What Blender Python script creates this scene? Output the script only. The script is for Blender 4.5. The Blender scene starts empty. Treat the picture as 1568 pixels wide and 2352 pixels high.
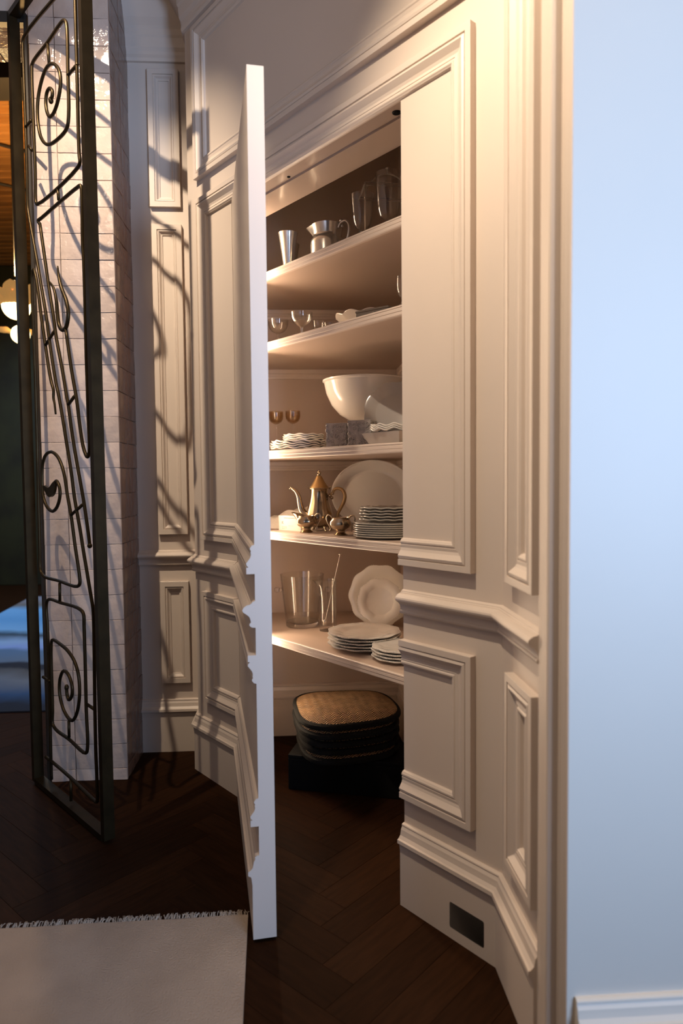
import bpy, bmesh, math, random
import numpy as np
from mathutils import Vector, Matrix, noise

SC = bpy.context.scene
COL = SC.collection
rnd = random.Random(7)
V = Vector
PI = math.pi

# ------------------------------------------------------------ camera, world, light, exposure
EX = V((math.cos(math.radians(3.5)), math.sin(math.radians(3.5)), 0))     # along the frontal walls
EY = V((-EX.y, EX.x, 0))                                                   # away from the camera
UP = V((0, 0, 1))
FO = V((.1825, 2.0282, 0)); FU = V((-.64528, .76395, 0)); FN = V((-.76395, -.64528, 0))   # diagonal wall: origin, leftwards, outwards

cam = bpy.data.cameras.new('camera'); camo = bpy.data.objects.new('camera', cam); COL.objects.link(camo)
p, r = math.radians(2.88), math.radians(.56)
fw = V((0, math.cos(p), -math.sin(p))); up0 = V((0, math.sin(p), math.cos(p)))
up = math.cos(r) * up0 + math.sin(r) * V((1, 0, 0)); rt = math.cos(r) * V((1, 0, 0)) - math.sin(r) * up0
camo.matrix_world = Matrix(((rt.x, up.x, -fw.x, 0), (rt.y, up.y, -fw.y, 0), (rt.z, up.z, -fw.z, 1.3), (0, 0, 0, 1)))
cam.sensor_fit = 'HORIZONTAL'; cam.sensor_width = 24; cam.lens = 24; cam.clip_start = .05
cam.dof.use_dof = True; cam.dof.focus_distance = 2.55; cam.dof.aperture_fstop = 2.0
SC.camera = camo

SC.view_settings.view_transform = 'Standard'; SC.view_settings.look = 'None'
SC.view_settings.gamma = 1; SC.view_settings.use_curve_mapping = False
SC.view_settings.exposure = 0.0

w = bpy.data.worlds.new('world'); SC.world = w; w.use_nodes = True
w.node_tree.nodes['Background'].inputs[0].default_value = (.55, .66, 1, 1)
w.node_tree.nodes['Background'].inputs[1].default_value = .035

def lamp(name, kind, loc, power, color, target=None, **kw):
    l = bpy.data.lights.new(name, kind); l.energy = power; l.color = color
    for k, v in kw.items(): setattr(l, k, v)
    o = bpy.data.objects.new(name, l); COL.objects.link(o); o.location = loc
    if target is not None: o.rotation_euler = (V(target) - V(loc)).to_track_quat('-Z', 'Y').to_euler()
    return o
WARM = (1, .81, .60)
# two recessed ceiling spots of the hall, and the daylight of a tall window behind the camera on the right
lamp('ceiling_spot', 'SPOT', (-.47, 1.20, 3.10), 164, WARM, (.43, 1.60, 1.92), spot_size=math.radians(84), spot_blend=1.0, shadow_soft_size=.02)
lamp('ceiling_spot', 'SPOT', (-1.20, 1.80, 3.68), 300, WARM, (-.93, 2.95, 2.12), spot_size=math.radians(57), spot_blend=1.0, shadow_soft_size=.012)
lamp('warm_fill', 'POINT', (-1.3, .2, 3.3), 20, (1, .80, .60), shadow_soft_size=.25)  # added warm fill with no fixture, lifts the dim frieze and rug
lamp('window_daylight', 'AREA', (2.15, -1.75, 1.55), 48, (.44, .63, .98), (-.1, 1.9, 1.95), shape='RECTANGLE', size=1.45, size_y=1.5, spread=math.radians(84))

# ------------------------------------------------------------ materials
def mat(name, color, rough=.5, metal=0, var=0, vscale=6, bump=0, bscale=40, trans=0, ior=1.45, emit=0, ecol=None, coat=0, rand=0, stretch=None, color2=None, spec=.5, detail=4):
    m = bpy.data.materials.new(name); m.use_nodes = True
    nt = m.node_tree; b = nt.nodes['Principled BSDF']
    b.inputs['Base Color'].default_value = (*color, 1); b.inputs['Roughness'].default_value = rough
    b.inputs['Metallic'].default_value = metal; b.inputs['IOR'].default_value = ior
    b.inputs['Transmission Weight'].default_value = trans; b.inputs['Specular IOR Level'].default_value = spec
    b.inputs['Coat Weight'].default_value = coat; b.inputs['Coat Roughness'].default_value = .06
    if emit:
        b.inputs['Emission Color'].default_value = (*(ecol or color), 1); b.inputs['Emission Strength'].default_value = emit
    N = nt.nodes.new; L = nt.links.new
    tc = N('ShaderNodeTexCoord'); mp = N('ShaderNodeMapping'); L(tc.outputs['Object'], mp.inputs['Vector'])
    if stretch: mp.inputs['Scale'].default_value = stretch
    src = None
    if var or color2:
        nz = N('ShaderNodeTexNoise'); nz.inputs['Scale'].default_value = vscale; nz.inputs['Detail'].default_value = detail
        L(mp.outputs[0], nz.inputs['Vector'])
        mx = N('ShaderNodeMixRGB'); mx.inputs[1].default_value = (*color, 1)
        c2 = color2 or tuple(c * (1 - var) for c in color); mx.inputs[2].default_value = (*c2, 1)
        cr = N('ShaderNodeValToRGB'); cr.color_ramp.elements[0].position = .35; cr.color_ramp.elements[1].position = .68
        L(nz.outputs['Fac'], cr.inputs[0]); L(cr.outputs[0], mx.inputs[0]); src = mx.outputs[0]
    if rand:
        oi = N('ShaderNodeObjectInfo'); hs = N('ShaderNodeHueSaturation')
        mr = N('ShaderNodeMapRange'); mr.inputs['To Min'].default_value = 1 - rand; mr.inputs['To Max'].default_value = 1 + rand
        L(oi.outputs['Random'], mr.inputs['Value']); L(mr.outputs[0], hs.inputs['Value'])
        if src: L(src, hs.inputs['Color'])
        else: hs.inputs['Color'].default_value = (*color, 1)
        src = hs.outputs[0]
    if src: L(src, b.inputs['Base Color'])
    if bump:
        n2 = N('ShaderNodeTexNoise'); n2.inputs['Scale'].default_value = bscale; n2.inputs['Detail'].default_value = 3
        L(mp.outputs[0], n2.inputs['Vector'])
        bp = N('ShaderNodeBump'); bp.inputs['Strength'].default_value = bump; bp.inputs['Distance'].default_value = .01
        L(n2.outputs['Fac'], bp.inputs['Height']); L(bp.outputs[0], b.inputs['Normal'])
    return m
M = dict(
    paint=mat('wall paint', (.66, .56, .48), .42, var=.03, vscale=3),
    gloss=mat('closet paint', (.60, .50, .43), .30, var=.02, vscale=2),
    inner=mat('closet wall paint', (.50, .39, .32), .5, var=.05, vscale=2, bump=.03, bscale=60),
    white=mat('white plaster', (.76, .68, .58), .5, var=.03, vscale=1.5, bump=.04, bscale=8),
    grout=mat('grout', (.50, .40, .33), .8),
    tile=mat('glazed tile', (.58, .455, .375), .09, color2=(.50, .38, .315), vscale=9, bump=.55, bscale=20, rand=.10, coat=.5),
    bronze=mat('bronze', (.050, .033, .014), .42, metal=.8, var=.35, vscale=14),
    steel=mat('dark steel', (.05, .045, .04), .4, metal=.6),
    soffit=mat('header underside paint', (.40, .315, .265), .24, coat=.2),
    shadetile=mat('shaded glazed tile', (.20, .115, .078), .22, color2=(.15, .085, .056), vscale=9, bump=.2, bscale=20, rand=.12),  # same glazed tile, the shade of the pier's side put into its colour
    silver=mat('silver', (.70, .66, .60), .22, metal=.82, var=.1, vscale=12),
    gold=mat('gold plate', (.52, .41, .28), .18, metal=1, var=.15, vscale=14),
    goldb=mat('brushed gold', (.50, .34, .16), .40, metal=1),
    china=mat('white porcelain', (.78, .75, .70), .13, coat=.4),
    chinagrey=mat('grey porcelain', (.52, .49, .46), .25, var=.08, vscale=20),
    solid=mat('solid glass', (1, 1, 1), .01, trans=1, ior=1.46),
    frost=mat('pressed glass', (.70, .68, .65), .14, trans=.5, ior=1.46, coat=.5),
    chinashade=mat('shaded porcelain', (.40, .37, .33), .2, coat=.3),  # porcelain greyed so the stacked plates carry their shade in the colour
    relief=mat('relief ceramic', (.46, .42, .39), .35, color2=(.33, .30, .275), vscale=40, bump=.5, bscale=90),
    card=mat('card', (.66, .62, .57), .7), ink=mat('print', (.30, .25, .22), .8), ink2=mat('pale print', (.22, .19, .17), .8),
    linen=mat('linen', (.72, .66, .58), .85, bump=.3, bscale=180),
    darkbox=mat('dark box', (.12, .10, .085), .5),
    black=mat('black wood', (.004, .004, .004), .6, spec=.2), binding=mat('black binding', (.010, .010, .009), .8, spec=.2, bump=.3, bscale=120),
    plastic=mat('black plastic', (.003, .003, .003), .5, spec=.08),
    wood=mat('dark oak', (.030, .0115, .0042), .65, spec=.05, color2=(.020, .0078, .0028), vscale=7, rand=.22, stretch=(1, 9, 9), bump=.08, bscale=30),
    woodbase=mat('dark oak joint', (.007, .003, .0012), .8, spec=.1),
    rug=mat('wool rug', (.50, .40, .315), .95, spec=.1, color2=(.43, .34, .265), vscale=6, bump=.5, bscale=220, detail=2),
    fringe=mat('rug fringe', (.52, .43, .34), .95),
    green=mat('dark green wall', (.030, .032, .012), .7, color2=(.016, .015, .008), vscale=3),
    plank=mat('orange ceiling wood', (.42, .19, .05), .45, color2=(.27, .11, .025), vscale=4, rand=.25, stretch=(.6, 5, 5)),
    petal=mat('lit glass petal', (1, .82, .5), .3, emit=5, ecol=(1, .74, .34)),
    petaldim=mat('amber glass petal', (.7, .38, .1), .3, emit=.28, ecol=(1, .55, .18)),
    led=mat('led', (1, .8, .6), .5, emit=37, ecol=(1, .74, .50)),
)
# thin glass: what is not mirrored passes straight through
def thin(name, tint):
    m = bpy.data.materials.new(name); m.use_nodes = True; nt = m.node_tree; nt.nodes.remove(nt.nodes['Principled BSDF'])
    N = nt.nodes.new; L = nt.links.new; out = nt.nodes['Material Output']
    t = N('ShaderNodeBsdfTransparent'); t.inputs[0].default_value = (*tint, 1); g = N('ShaderNodeBsdfGlossy'); g.inputs['Roughness'].default_value = .03
    f = N('ShaderNodeLayerWeight'); f.inputs[0].default_value = .5; p5 = N('ShaderNodeMath'); p5.operation = 'POWER'; p5.inputs[1].default_value = 3.2; L(f.outputs['Facing'], p5.inputs[0])
    ma = N('ShaderNodeMath'); ma.operation = 'MULTIPLY_ADD'; ma.inputs[1].default_value = .80; ma.inputs[2].default_value = .06; L(p5.outputs[0], ma.inputs[0]); mx = N('ShaderNodeMixShader')
    L(ma.outputs[0], mx.inputs[0]); L(t.outputs[0], mx.inputs[1]); L(g.outputs[0], mx.inputs[2]); L(mx.outputs[0], out.inputs[0]); return m
M['glass'] = thin('clear glass', (.975, .97, .955)); M['amber'] = thin('smoked glass', (.86, .77, .64))
# woven rush: zig-zag weave in colour and relief
def weave():
    m = bpy.data.materials.new('woven rush'); m.use_nodes = True; nt = m.node_tree; b = nt.nodes['Principled BSDF']
    N = nt.nodes.new; L = nt.links.new
    tc = N('ShaderNodeTexCoord'); sp = N('ShaderNodeSeparateXYZ'); L(tc.outputs['Object'], sp.inputs[0])
    def mth(op, a, bb=None):
        n = N('ShaderNodeMath'); n.operation = op
        for i, x in enumerate((a, bb)):
            if x is None: continue
            if isinstance(x, (int, float)): n.inputs[i].default_value = x
            else: L(x, n.inputs[i])
        return n.outputs[0]
    wob = N('ShaderNodeTexNoise'); wob.inputs['Scale'].default_value = 9; L(tc.outputs['Object'], wob.inputs['Vector'])
    zz = mth('PINGPONG', mth('ADD', sp.outputs['X'], mth('MULTIPLY', wob.outputs['Fac'], .012)), .017)
    t = mth('SINE', mth('MULTIPLY', mth('ADD', sp.outputs['Y'], zz), 2 * PI / .0125))
    nz = N('ShaderNodeTexNoise'); nz.inputs['Scale'].default_value = 26; L(tc.outputs['Object'], nz.inputs['Vector'])
    f = mth('ADD', mth('MULTIPLY', t, .5), nz.outputs['Fac'])
    cr = N('ShaderNodeValToRGB'); e = cr.color_ramp.elements
    e[0].position = .18; e[0].color = (.05, .022, .010, 1); e[1].position = .6; e[1].color = (.62, .39, .19, 1)
    L(f, cr.inputs[0]); L(cr.outputs[0], b.inputs['Base Color']); b.inputs['Roughness'].default_value = .6
    bp = N('ShaderNodeBump'); bp.inputs['Strength'].default_value = .8; bp.inputs['Distance'].default_value = .004
    L(t, bp.inputs['Height']); L(bp.outputs[0], b.inputs['Normal'])
    return m
M['rush'] = weave()
# blue landscape rug of the far room: wavy bands of dyed wool
def bands():
    m = bpy.data.materials.new('blue banded rug'); m.use_nodes = True; nt = m.node_tree; b = nt.nodes['Principled BSDF']
    N = nt.nodes.new; L = nt.links.new
    tc = N('ShaderNodeTexCoord'); sp = N('ShaderNodeSeparateXYZ'); L(tc.outputs['Generated'], sp.inputs[0])
    nz = N('ShaderNodeTexNoise'); nz.inputs['Scale'].default_value = 5; nz.inputs['Detail'].default_value = 5; L(tc.outputs['Generated'], nz.inputs['Vector'])
    ma = N('ShaderNodeMath'); ma.operation = 'MULTIPLY_ADD'; L(nz.outputs['Fac'], ma.inputs[0]); ma.inputs[1].default_value = .10; L(sp.outputs['Y'], ma.inputs[2])
    cr = N('ShaderNodeValToRGB'); e = cr.color_ramp.elements
    stops = [(0, (.002, .004, .012)), (.10, (.003, .008, .03)), (.15, (.02, .07, .2)), (.22, (.16, .19, .25)), (.27, (.10, .10, .11)), (.285, (.015, .016, .03)), (.315, (.015, .016, .03)), (.33, (.14, .2, .3)),
             (.41, (.12, .21, .36)), (.44, (.3, .42, .8)), (.5, (.35, .5, .75)), (.56, (.04, .06, .08)), (.60, (.25, .5, .8)), (.72, (.16, .40, .72)), (.84, (.22, .5, .85)), (.90, (.2, .17, .15)), (1, (.3, .3, .36))]
    while len(e) < len(stops): e.new(.5)
    for k, (q, c) in enumerate(stops): e[k].position = q; e[k].color = (*c, 1)
    L(ma.outputs[0], cr.inputs[0]); L(cr.outputs[0], b.inputs['Base Color']); b.inputs['Roughness'].default_value = .9
    return m
M['bluerug'] = bands()

# ------------------------------------------------------------ mesh helpers
def mk(name, vf, m, parent=None, smooth=False, loc=None, rot=None):
    me = bpy.data.meshes.new(name)
    me.from_pydata([tuple(v) for v in vf[0]], [], vf[1]); me.update()
    bm = bmesh.new(); bm.from_mesh(me); bmesh.ops.recalc_face_normals(bm, faces=bm.faces); bm.to_mesh(me); bm.free()
    if smooth:
        me.polygons.foreach_set('use_smooth', [True] * len(me.polygons))
        if smooth != 'all':
            try: me.set_sharp_from_angle(angle=math.radians(40))
            except Exception: pass
    o = bpy.data.objects.new(name, me); COL.objects.link(o); o.data.materials.append(M[m] if isinstance(m, str) else m)
    if parent: o.parent = parent
    if loc is not None: o.location = loc
    if rot is not None: o.rotation_euler = rot
    return o
def mesh_only(name, vf, m):
    o = mk(name, vf, m); me = o.data; bpy.data.objects.remove(o); return me
def join(*vfs):
    vs, fs = [], []
    for v, f in vfs:
        k = len(vs); vs += list(v); fs += [tuple(i + k for i in q) for q in f]
    return vs, fs
def box(c, h, ax=(V((1, 0, 0)), V((0, 1, 0)), UP)):
    c = V(c); vs = [c + ax[0] * h[0] * i + ax[1] * h[1] * j + ax[2] * h[2] * k for i in (-1, 1) for j in (-1, 1) for k in (-1, 1)]
    return vs, [(0, 1, 3, 2), (4, 6, 7, 5), (0, 4, 5, 1), (2, 3, 7, 6), (0, 2, 6, 4), (1, 5, 7, 3)]
def bbox(c, h, ax=(V((1, 0, 0)), V((0, 1, 0)), UP), b=.001):          # box with a small chamfer round its front
    bm = bmesh.new(); v, f = box((0, 0, 0), h)
    vv = [bm.verts.new(x) for x in v]; [bm.faces.new([vv[i] for i in q]) for q in f]
    bmesh.ops.bevel(bm, geom=list(bm.edges), offset=b, segments=1, affect='EDGES')
    bm.verts.ensure_lookup_table(); bm.verts.index_update()
    vs = [V(c) + ax[0] * x.co.x + ax[1] * x.co.y + ax[2] * x.co.z for x in bm.verts]; fs = [tuple(x.index for x in q.verts) for q in bm.faces]
    bm.free(); return vs, fs
def prism(pts, z0, z1):                                              # plan outline extruded upwards
    n = len(pts); vs = [V((q[0], q[1], z0)) for q in pts] + [V((q[0], q[1], z1)) for q in pts]
    return vs, [tuple(range(n)), tuple(range(n, 2 * n))] + [(i, (i + 1) % n, n + (i + 1) % n, n + i) for i in range(n)]
def lathe(prof, seg=40, rmod=None, zmod=None, c=(0, 0, 0)):
    vs, fs, rings = [], [], []
    for k, (r_, z) in enumerate(prof):
        if r_ < 1e-6: rings.append([len(vs)]); vs.append(V((c[0], c[1], c[2] + z))); continue
        ring = []
        for i in range(seg):
            a = 2 * PI * i / seg; rr = r_ * (rmod(a, r_, z) if rmod else 1); zz = z + (zmod(a, r_, z) if zmod else 0)
            ring.append(len(vs)); vs.append(V((c[0] + rr * math.cos(a), c[1] + rr * math.sin(a), c[2] + zz)))
        rings.append(ring)
    for a, b in zip(rings, rings[1:]):
        if len(a) == 1 and len(b) == 1: continue
        for i in range(seg):
            j = (i + 1) % seg
            if len(a) == 1: fs.append((a[0], b[i], b[j]))
            elif len(b) == 1: fs.append((a[i], a[j], b[0]))
            else: fs.append((a[i], a[j], b[j], b[i]))
    return vs, fs
def catmull(P, n=5):
    P = [V(q) for q in P]; out = []
    for i in range(len(P) - 1):
        p0, p1, p2, p3 = P[max(i - 1, 0)], P[i], P[i + 1], P[min(i + 2, len(P) - 1)]
        d1 = max((p1 - p0).length, 1e-5) ** .5; d2 = max((p2 - p1).length, 1e-5) ** .5; d3 = max((p3 - p2).length, 1e-5) ** .5
        m1 = (p2 - p1) if i == 0 else ((p1 - p0) / d1 - (p2 - p0) / (d1 + d2) + (p2 - p1) / d2) * d2
        m2 = (p2 - p1) if i == len(P) - 2 else ((p2 - p1) / d2 - (p3 - p1) / (d2 + d3) + (p3 - p2) / d3) * d2
        for k in range(n):
            t = k / n; out.append(p1 * (2 * t**3 - 3 * t**2 + 1) + m1 * (t**3 - 2 * t**2 + t) + p2 * (-2 * t**3 + 3 * t**2) + m2 * (t**3 - t**2))
    out.append(P[-1]); return out
def tube(P, r, seg=8, ref=None, caps=True):                          # r: number or function of 0..1
    P = [V(q) for q in P]; n = len(P); vs, fs = [], []
    prev = None
    for i, q in enumerate(P):
        t = (P[min(i + 1, n - 1)] - P[max(i - 1, 0)])
        t = t.normalized() if t.length > 1e-9 else V((0, 0, 1))
        if ref is not None: a = V(ref)
        elif prev is None: a = V((0, 0, 1)) if abs(t.z) < .9 else V((1, 0, 0))
        else: a = prev
        a = (a - t * a.dot(t)); a = a.normalized() if a.length > 1e-6 else t.orthogonal().normalized()
        prev = a; b = t.cross(a); rr = r(i / (n - 1)) if callable(r) else r
        for k in range(seg):
            an = 2 * PI * k / seg; vs.append(q + (a * math.cos(an) + b * math.sin(an)) * rr)
    for i in range(n - 1):
        for k in range(seg): fs.append((i * seg + k, i * seg + (k + 1) % seg, (i + 1) * seg + (k + 1) % seg, (i + 1) * seg + k))
    if caps: fs += [tuple(range(seg)), tuple(range((n - 1) * seg, n * seg))]
    return vs, fs
def ball(c, r, seg=10, rings=6, sx=1, sy=1, sz=1):
    pr = [(r * math.sin(PI * i / rings), -r * math.cos(PI * i / rings)) for i in range(rings + 1)]
    v, f = lathe(pr, seg); return [V((c[0] + q.x * sx, c[1] + q.y * sy, c[2] + q.z * sz)) for q in v], f
# moulding run: profile points (w = across, from the outer edge inwards; d = proud of the wall)
def run(p0, p1, inward, n, prof, m0=True, m1=True):
    d = (p1 - p0).normalized(); k = len(prof); vs = []
    for (w_, dd) in prof: vs.append(p0 + d * (w_ if m0 else 0) + inward * w_ + n * dd)
    for (w_, dd) in prof: vs.append(p1 - d * (w_ if m1 else 0) + inward * w_ + n * dd)
    fs = [(i, i + 1, k + i + 1, k + i) for i in range(k - 1)]
    if not m0: fs.append(tuple(range(k)))
    if not m1: fs.append(tuple(range(k, 2 * k)))
    return vs, fs
def sweep(pts, nrm, prof, capa=True, capb=True):                     # plan polyline, one normal per segment, profile (d, z)
    vs, fs, k = [], [], len(prof); n = len(pts)
    for i, q in enumerate(pts):
        a = nrm[max(i - 1, 0)]; b = nrm[min(i, n - 2)]; o = (a + b) / (1 + a.dot(b))
        for (d, z) in prof: vs.append(V((q.x + o.x * d, q.y + o.y * d, z)))
    for i in range(n - 1):
        for j in range(k - 1): fs.append((i * k + j, i * k + j + 1, (i + 1) * k + j + 1, (i + 1) * k + j))
    if capa: fs.append(tuple(range(k)))
    if capb: fs.append(tuple(range((n - 1) * k, n * k)))
    return vs, fs
def tag(o, label=None, cat=None, group=None, kind=None):
    for k, v in (('label', label), ('category', cat), ('group', group), ('kind', kind)):
        if v: o[k] = v
    return o
def thing(name, label, cat, loc=(0, 0, 0), rz=0, group=None):
    o = bpy.data.objects.new(name, None); COL.objects.link(o); o.location = loc; o.rotation_euler = (0, 0, rz)
    o.empty_display_size = .05
    return tag(o, label, cat, group)
def struct(name, vf, m, label=None, parent=None, smooth=False):
    o = mk(name, vf, m, parent, smooth)
    if not parent: tag(o, label, None, None, 'structure')
    return o
def dup(root, loc, rz=0, label=None):
    r_ = root.copy(); COL.objects.link(r_); r_.location = loc; r_.rotation_euler = (0, 0, rz)
    if label: r_['label'] = label
    for ch in list(root.children):
        c = ch.copy(); COL.objects.link(c); c.parent = r_
        for g in ch.children:
            d = g.copy(); COL.objects.link(d); d.parent = c
    return r_

# ------------------------------------------------------------ the setting
H = 3.72
TP = V((-.940, 2.905, 0))                       # right front corner of the tiled pier
FP = TP + EX * .012 + EY * .3085; FP.z = 0      # a point of the far panelled wall
CRN = V((.395, 1.752, 0)) + EX * .02            # a point of the side wall
def F(s, z, d=0): return FO + FU * s + FN * d + UP * z
tcr = (CRN - FO).dot(EX) / (-FU).dot(EX); CORNER = FO - FU * tcr            # where diagonal and side wall meet
FL = FO + FU * 1.29                                                          # left end of the diagonal wall
def W(x, z, d=0): return FP + EX * x - EY * d + UP * z                       # far wall
def S(t, z, d=0): return CORNER - EY * t - EX * d + UP * z                   # side wall

# mouldings: (w, d) from the outer edge of a frame inwards
BOL = [(0, 0), (0, .022), (.001, .0225), (.0175, .0225), (.0185, .017), (.0205, .018), (.022, .021), (.029, .023), (.035, .0185), (.044, .0118), (.052, .0092), (.0605, .0105), (.0615, .009), (.064, .0095), (.067, .0118), (.071, .0118), (.0745, .009), (.077, .0075), (.08, 0)]
NAR = [(0, 0), (0, .019), (.001, .02), (.0235, .02), (.024, .0145), (.026, .0145), (.028, .017), (.032, .0165), (.038, .008), (.0425, .005), (.046, .0045), (.0465, 0)]
RAIL = [(0, .966), (.003, .965), (.0085, .962), (.009, .9595), (.013, .958), (.0135, .956), (.022, .9545), (.028, .951), (.0335, .946), (.035, .941), (.0335, .936), (.028, .932), (.021, .927), (.0155, .921), (.013, .912), (.0125, .906), (.0155, .904), (.0165, .900), (.0145, .896), (.009, .893), (0, .892)]
BASE = [(0, .252), (.006, .2515), (.011, .249), (.012, .246), (.0105, .243), (.012, .240), (.0155, .234), (.0165, .228), (.0185, .218), (.0255, .210), (.031, .2075), (.0315, .197), (.0295, .1945), (.024, .1925), (.0225, .188), (.0205, .172), (.02, .168), (.02, 0), (0, 0)]
CORN = [(0, 3.20), (.012, 3.202), (.015, 3.215), (.012, 3.232), (.013, 3.245), (.022, 3.26), (.024, 3.30), (.03, 3.31), (.03, 3.335), (.036, 3.345), (.055, 3.37), (.085, 3.42), (.13, 3.46), (.15, 3.465), (.15, 3.50), (0, 3.50)]
DOORW, DOORH, HS = .910, 2.387, .934
def frame(name, P, a, u, n, s0, s1, z0, z1, prof, parent, parts='LRTB', m='paint'):
    c = [P(s0, z0), P(s1, z0), P(s1, z1), P(s0, z1)]; vf = []
    if 'B' in parts: vf.append(run(c[0], c[1], u, n, prof))
    if 'R' in parts: vf.append(run(c[1], c[2], -a, n, prof))
    if 'T' in parts: vf.append(run(c[3], c[2], -u, n, prof))
    if 'L' in parts: vf.append(run(c[0], c[3], a, n, prof))
    return mk(name, join(*vf), m, parent)

# diagonal wall with the door opening
def slab(P, n, th, rects):
    vf = []
    for (s0, s1, z0, z1) in rects:
        q = [P(s0, z0), P(s1, z0), P(s1, z1), P(s0, z1)]; b = [x - n * th for x in q]
        vf.append((q + b, [(0, 1, 2, 3), (7, 6, 5, 4), (0, 4, 5, 1), (1, 5, 6, 2), (2, 6, 7, 3), (3, 7, 4, 0)]))
    return join(*vf)
OPH = 2.392
wd = struct('wall_diagonal', slab(F, FN, .08, [(-tcr, 0, 0, OPH), (HS + .002, 1.29, 0, OPH)]), 'paint', 'pale panelled wall with the opening of the hidden cupboard door')
mk('header', slab(F, FN, .012, [(-tcr, 1.29, OPH, H)]), 'paint', wd)
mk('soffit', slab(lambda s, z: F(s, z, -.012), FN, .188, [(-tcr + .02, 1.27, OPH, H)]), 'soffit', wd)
mk('jamb', slab(lambda s, z: F(s, z, -.08), FN, .12, [(-.10, 0, 0, OPH)]), 'gloss', wd)
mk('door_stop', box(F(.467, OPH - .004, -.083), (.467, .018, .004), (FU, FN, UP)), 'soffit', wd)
def fr(p0, p1, inw, m0, m1): return run(p0, p1, inw, FN, BOL, m0, m1)
X0, X1, Z0, Z1 = -.272, 1.20, 1.04, 2.467
mk('panel_moulding', join(fr(F(X0, Z1), F(X1, Z1), -UP, True, True), fr(F(X0, Z0), F(X0, Z1), FU, True, True), fr(F(X1, Z0), F(X1, Z1), -FU, True, True),
    fr(F(X0, Z0), F(0, Z0), UP, True, False), fr(F(X1, Z0), F(HS + .002, Z0), UP, True, False)), 'paint', wd)
Z2, Z3 = .335, .816
mk('panel_moulding', join(fr(F(X0, Z2), F(X0, Z3), FU, True, True), fr(F(X1, Z2), F(X1, Z3), -FU, True, True),
    fr(F(X0, Z2), F(0, Z2), UP, True, False), fr(F(X1, Z2), F(HS + .002, Z2), UP, True, False),
    fr(F(X0, Z3), F(0, Z3), -UP, True, False), fr(F(X1, Z3), F(HS + .002, Z3), -UP, True, False)), 'paint', wd)
frame('panel_moulding', F, FU, UP, FN, X0, X1, 2.553, 3.17, BOL, wd)
for k, (s, d, rr) in enumerate(((.062, -.045, .011), (.62, -.05, .0045))):          # dark sensor openings in the door header
    v, f = lathe([(0, 0), (rr, 0), (rr * 1.25, .0015), (rr * 1.3, .003), (0, .003)], 20)
    mk('sensor', (v, f), 'plastic', wd, loc=F(s, OPH - .0035, d)); 

wf = struct('wall_far', slab(W, -EY, .10, [(-.02, .36, 0, H)]), 'paint', 'narrow panelled wall beyond the tiled pier')
frame('panel_moulding', W, EX, UP, -EY, .080, .220, 2.551, 3.167, NAR, wf)
frame('panel_moulding', W, EX, UP, -EY, .085, .221, 1.041, 2.473, NAR, wf)
frame('panel_moulding', W, EX, UP, -EY, .086, .219, .331, .817, NAR, wf)

ws = struct('wall_side', slab(S, -EX, .10, [(0, .435, 0, H)]), 'paint', 'short panelled wall right of the cupboard opening')
for (a, b) in ((1.04, 2.467), (.335, .816)): frame('panel_moulding', S, -EY, UP, -EX, .088, .282, a, b, BOL, ws)
frame('panel_moulding', S, -EY, UP, -EX, .088, .282, 2.553, 3.17, BOL, ws)

# chair rail, baseboard and cornice run round the walls and stop at the door
WL = W(-.02, 0); WR = V((0, 0, 0)) + FL; WR = FP + EX * ((FL - FP).dot(EX))
SE = S(.299, 0); NF, NR, ND, NS = -EY, -EX, FN, -EX
lp = [WL, WR, FL, FO + FU * (HS + .002)]; ln = [NF, NR, ND]
rp = [FO.copy(), CORNER, SE]; rn = [ND, NS]
for nm, pr in (('trim_1', RAIL), ('baseboard_left', BASE)):
    struct(nm, sweep(lp, ln, pr), 'paint', 'moulded run along the panelled walls left of the door')
for nm, pr in (('trim_2', RAIL), ('baseboard_right', BASE)):
    struct(nm, sweep(rp, rn, pr), 'paint', 'moulded run along the panelled walls right of the door')
struct('trim_3', sweep([WL, WR, FL, CORNER, SE], [NF, NR, ND, NS], CORN), 'paint', 'cornice above the panelled walls')

# door casing at the near end of the side wall, then the bright wall that faces the window
PRF = [(.338, 0), (.346, .006), (.352, .012), (.366, .0125), (.372, .016), (.39, .0175), (.415, .018), (.424, .021), (.431, .0225), (.437, .0205), (.4405, .015), (.4415, .008), (.442, .002), (.448, .0005), (.4475, -.0025), (.452, -.0005), (.465, 0), (.4745, .0005), (.478, -.003), (.482, -.0005), (.49, -.001)]
PRF = [(.285 + (t - .338) * .987, d) for t, d in PRF]
cp = [S(t, 0, d) for (t, d) in PRF]; q1 = S(.429, 0, -.004); q2 = S(.429, 0, -.06); q0 = S(.285, 0, -.06)
struct('trim_4', prism(cp + [q1, q2, q0], 0, H), 'paint', 'moulded corner casing beside the bright wall')
RW = lambda x, z, d=0: S(.4355, z, -.001) + EX * x - EY * d
wr = struct('wall_right', slab(RW, -EY, .10, [(0, 1.9, 0, H)]), 'white', 'plain white wall in daylight at the right')
BR = [(d, z + .004) for d, z in BASE[:-1]] + [(.02, 0), (0, 0)]
BR = [(d, z if k < len(BASE) - 2 else 0) for k, (d, z) in enumerate(BR)]
struct('baseboard_near', sweep([RW(.016, 0), RW(1.9, 0)], [-EY], BR), 'white', 'moulded baseboard of the white wall at the right')

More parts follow.
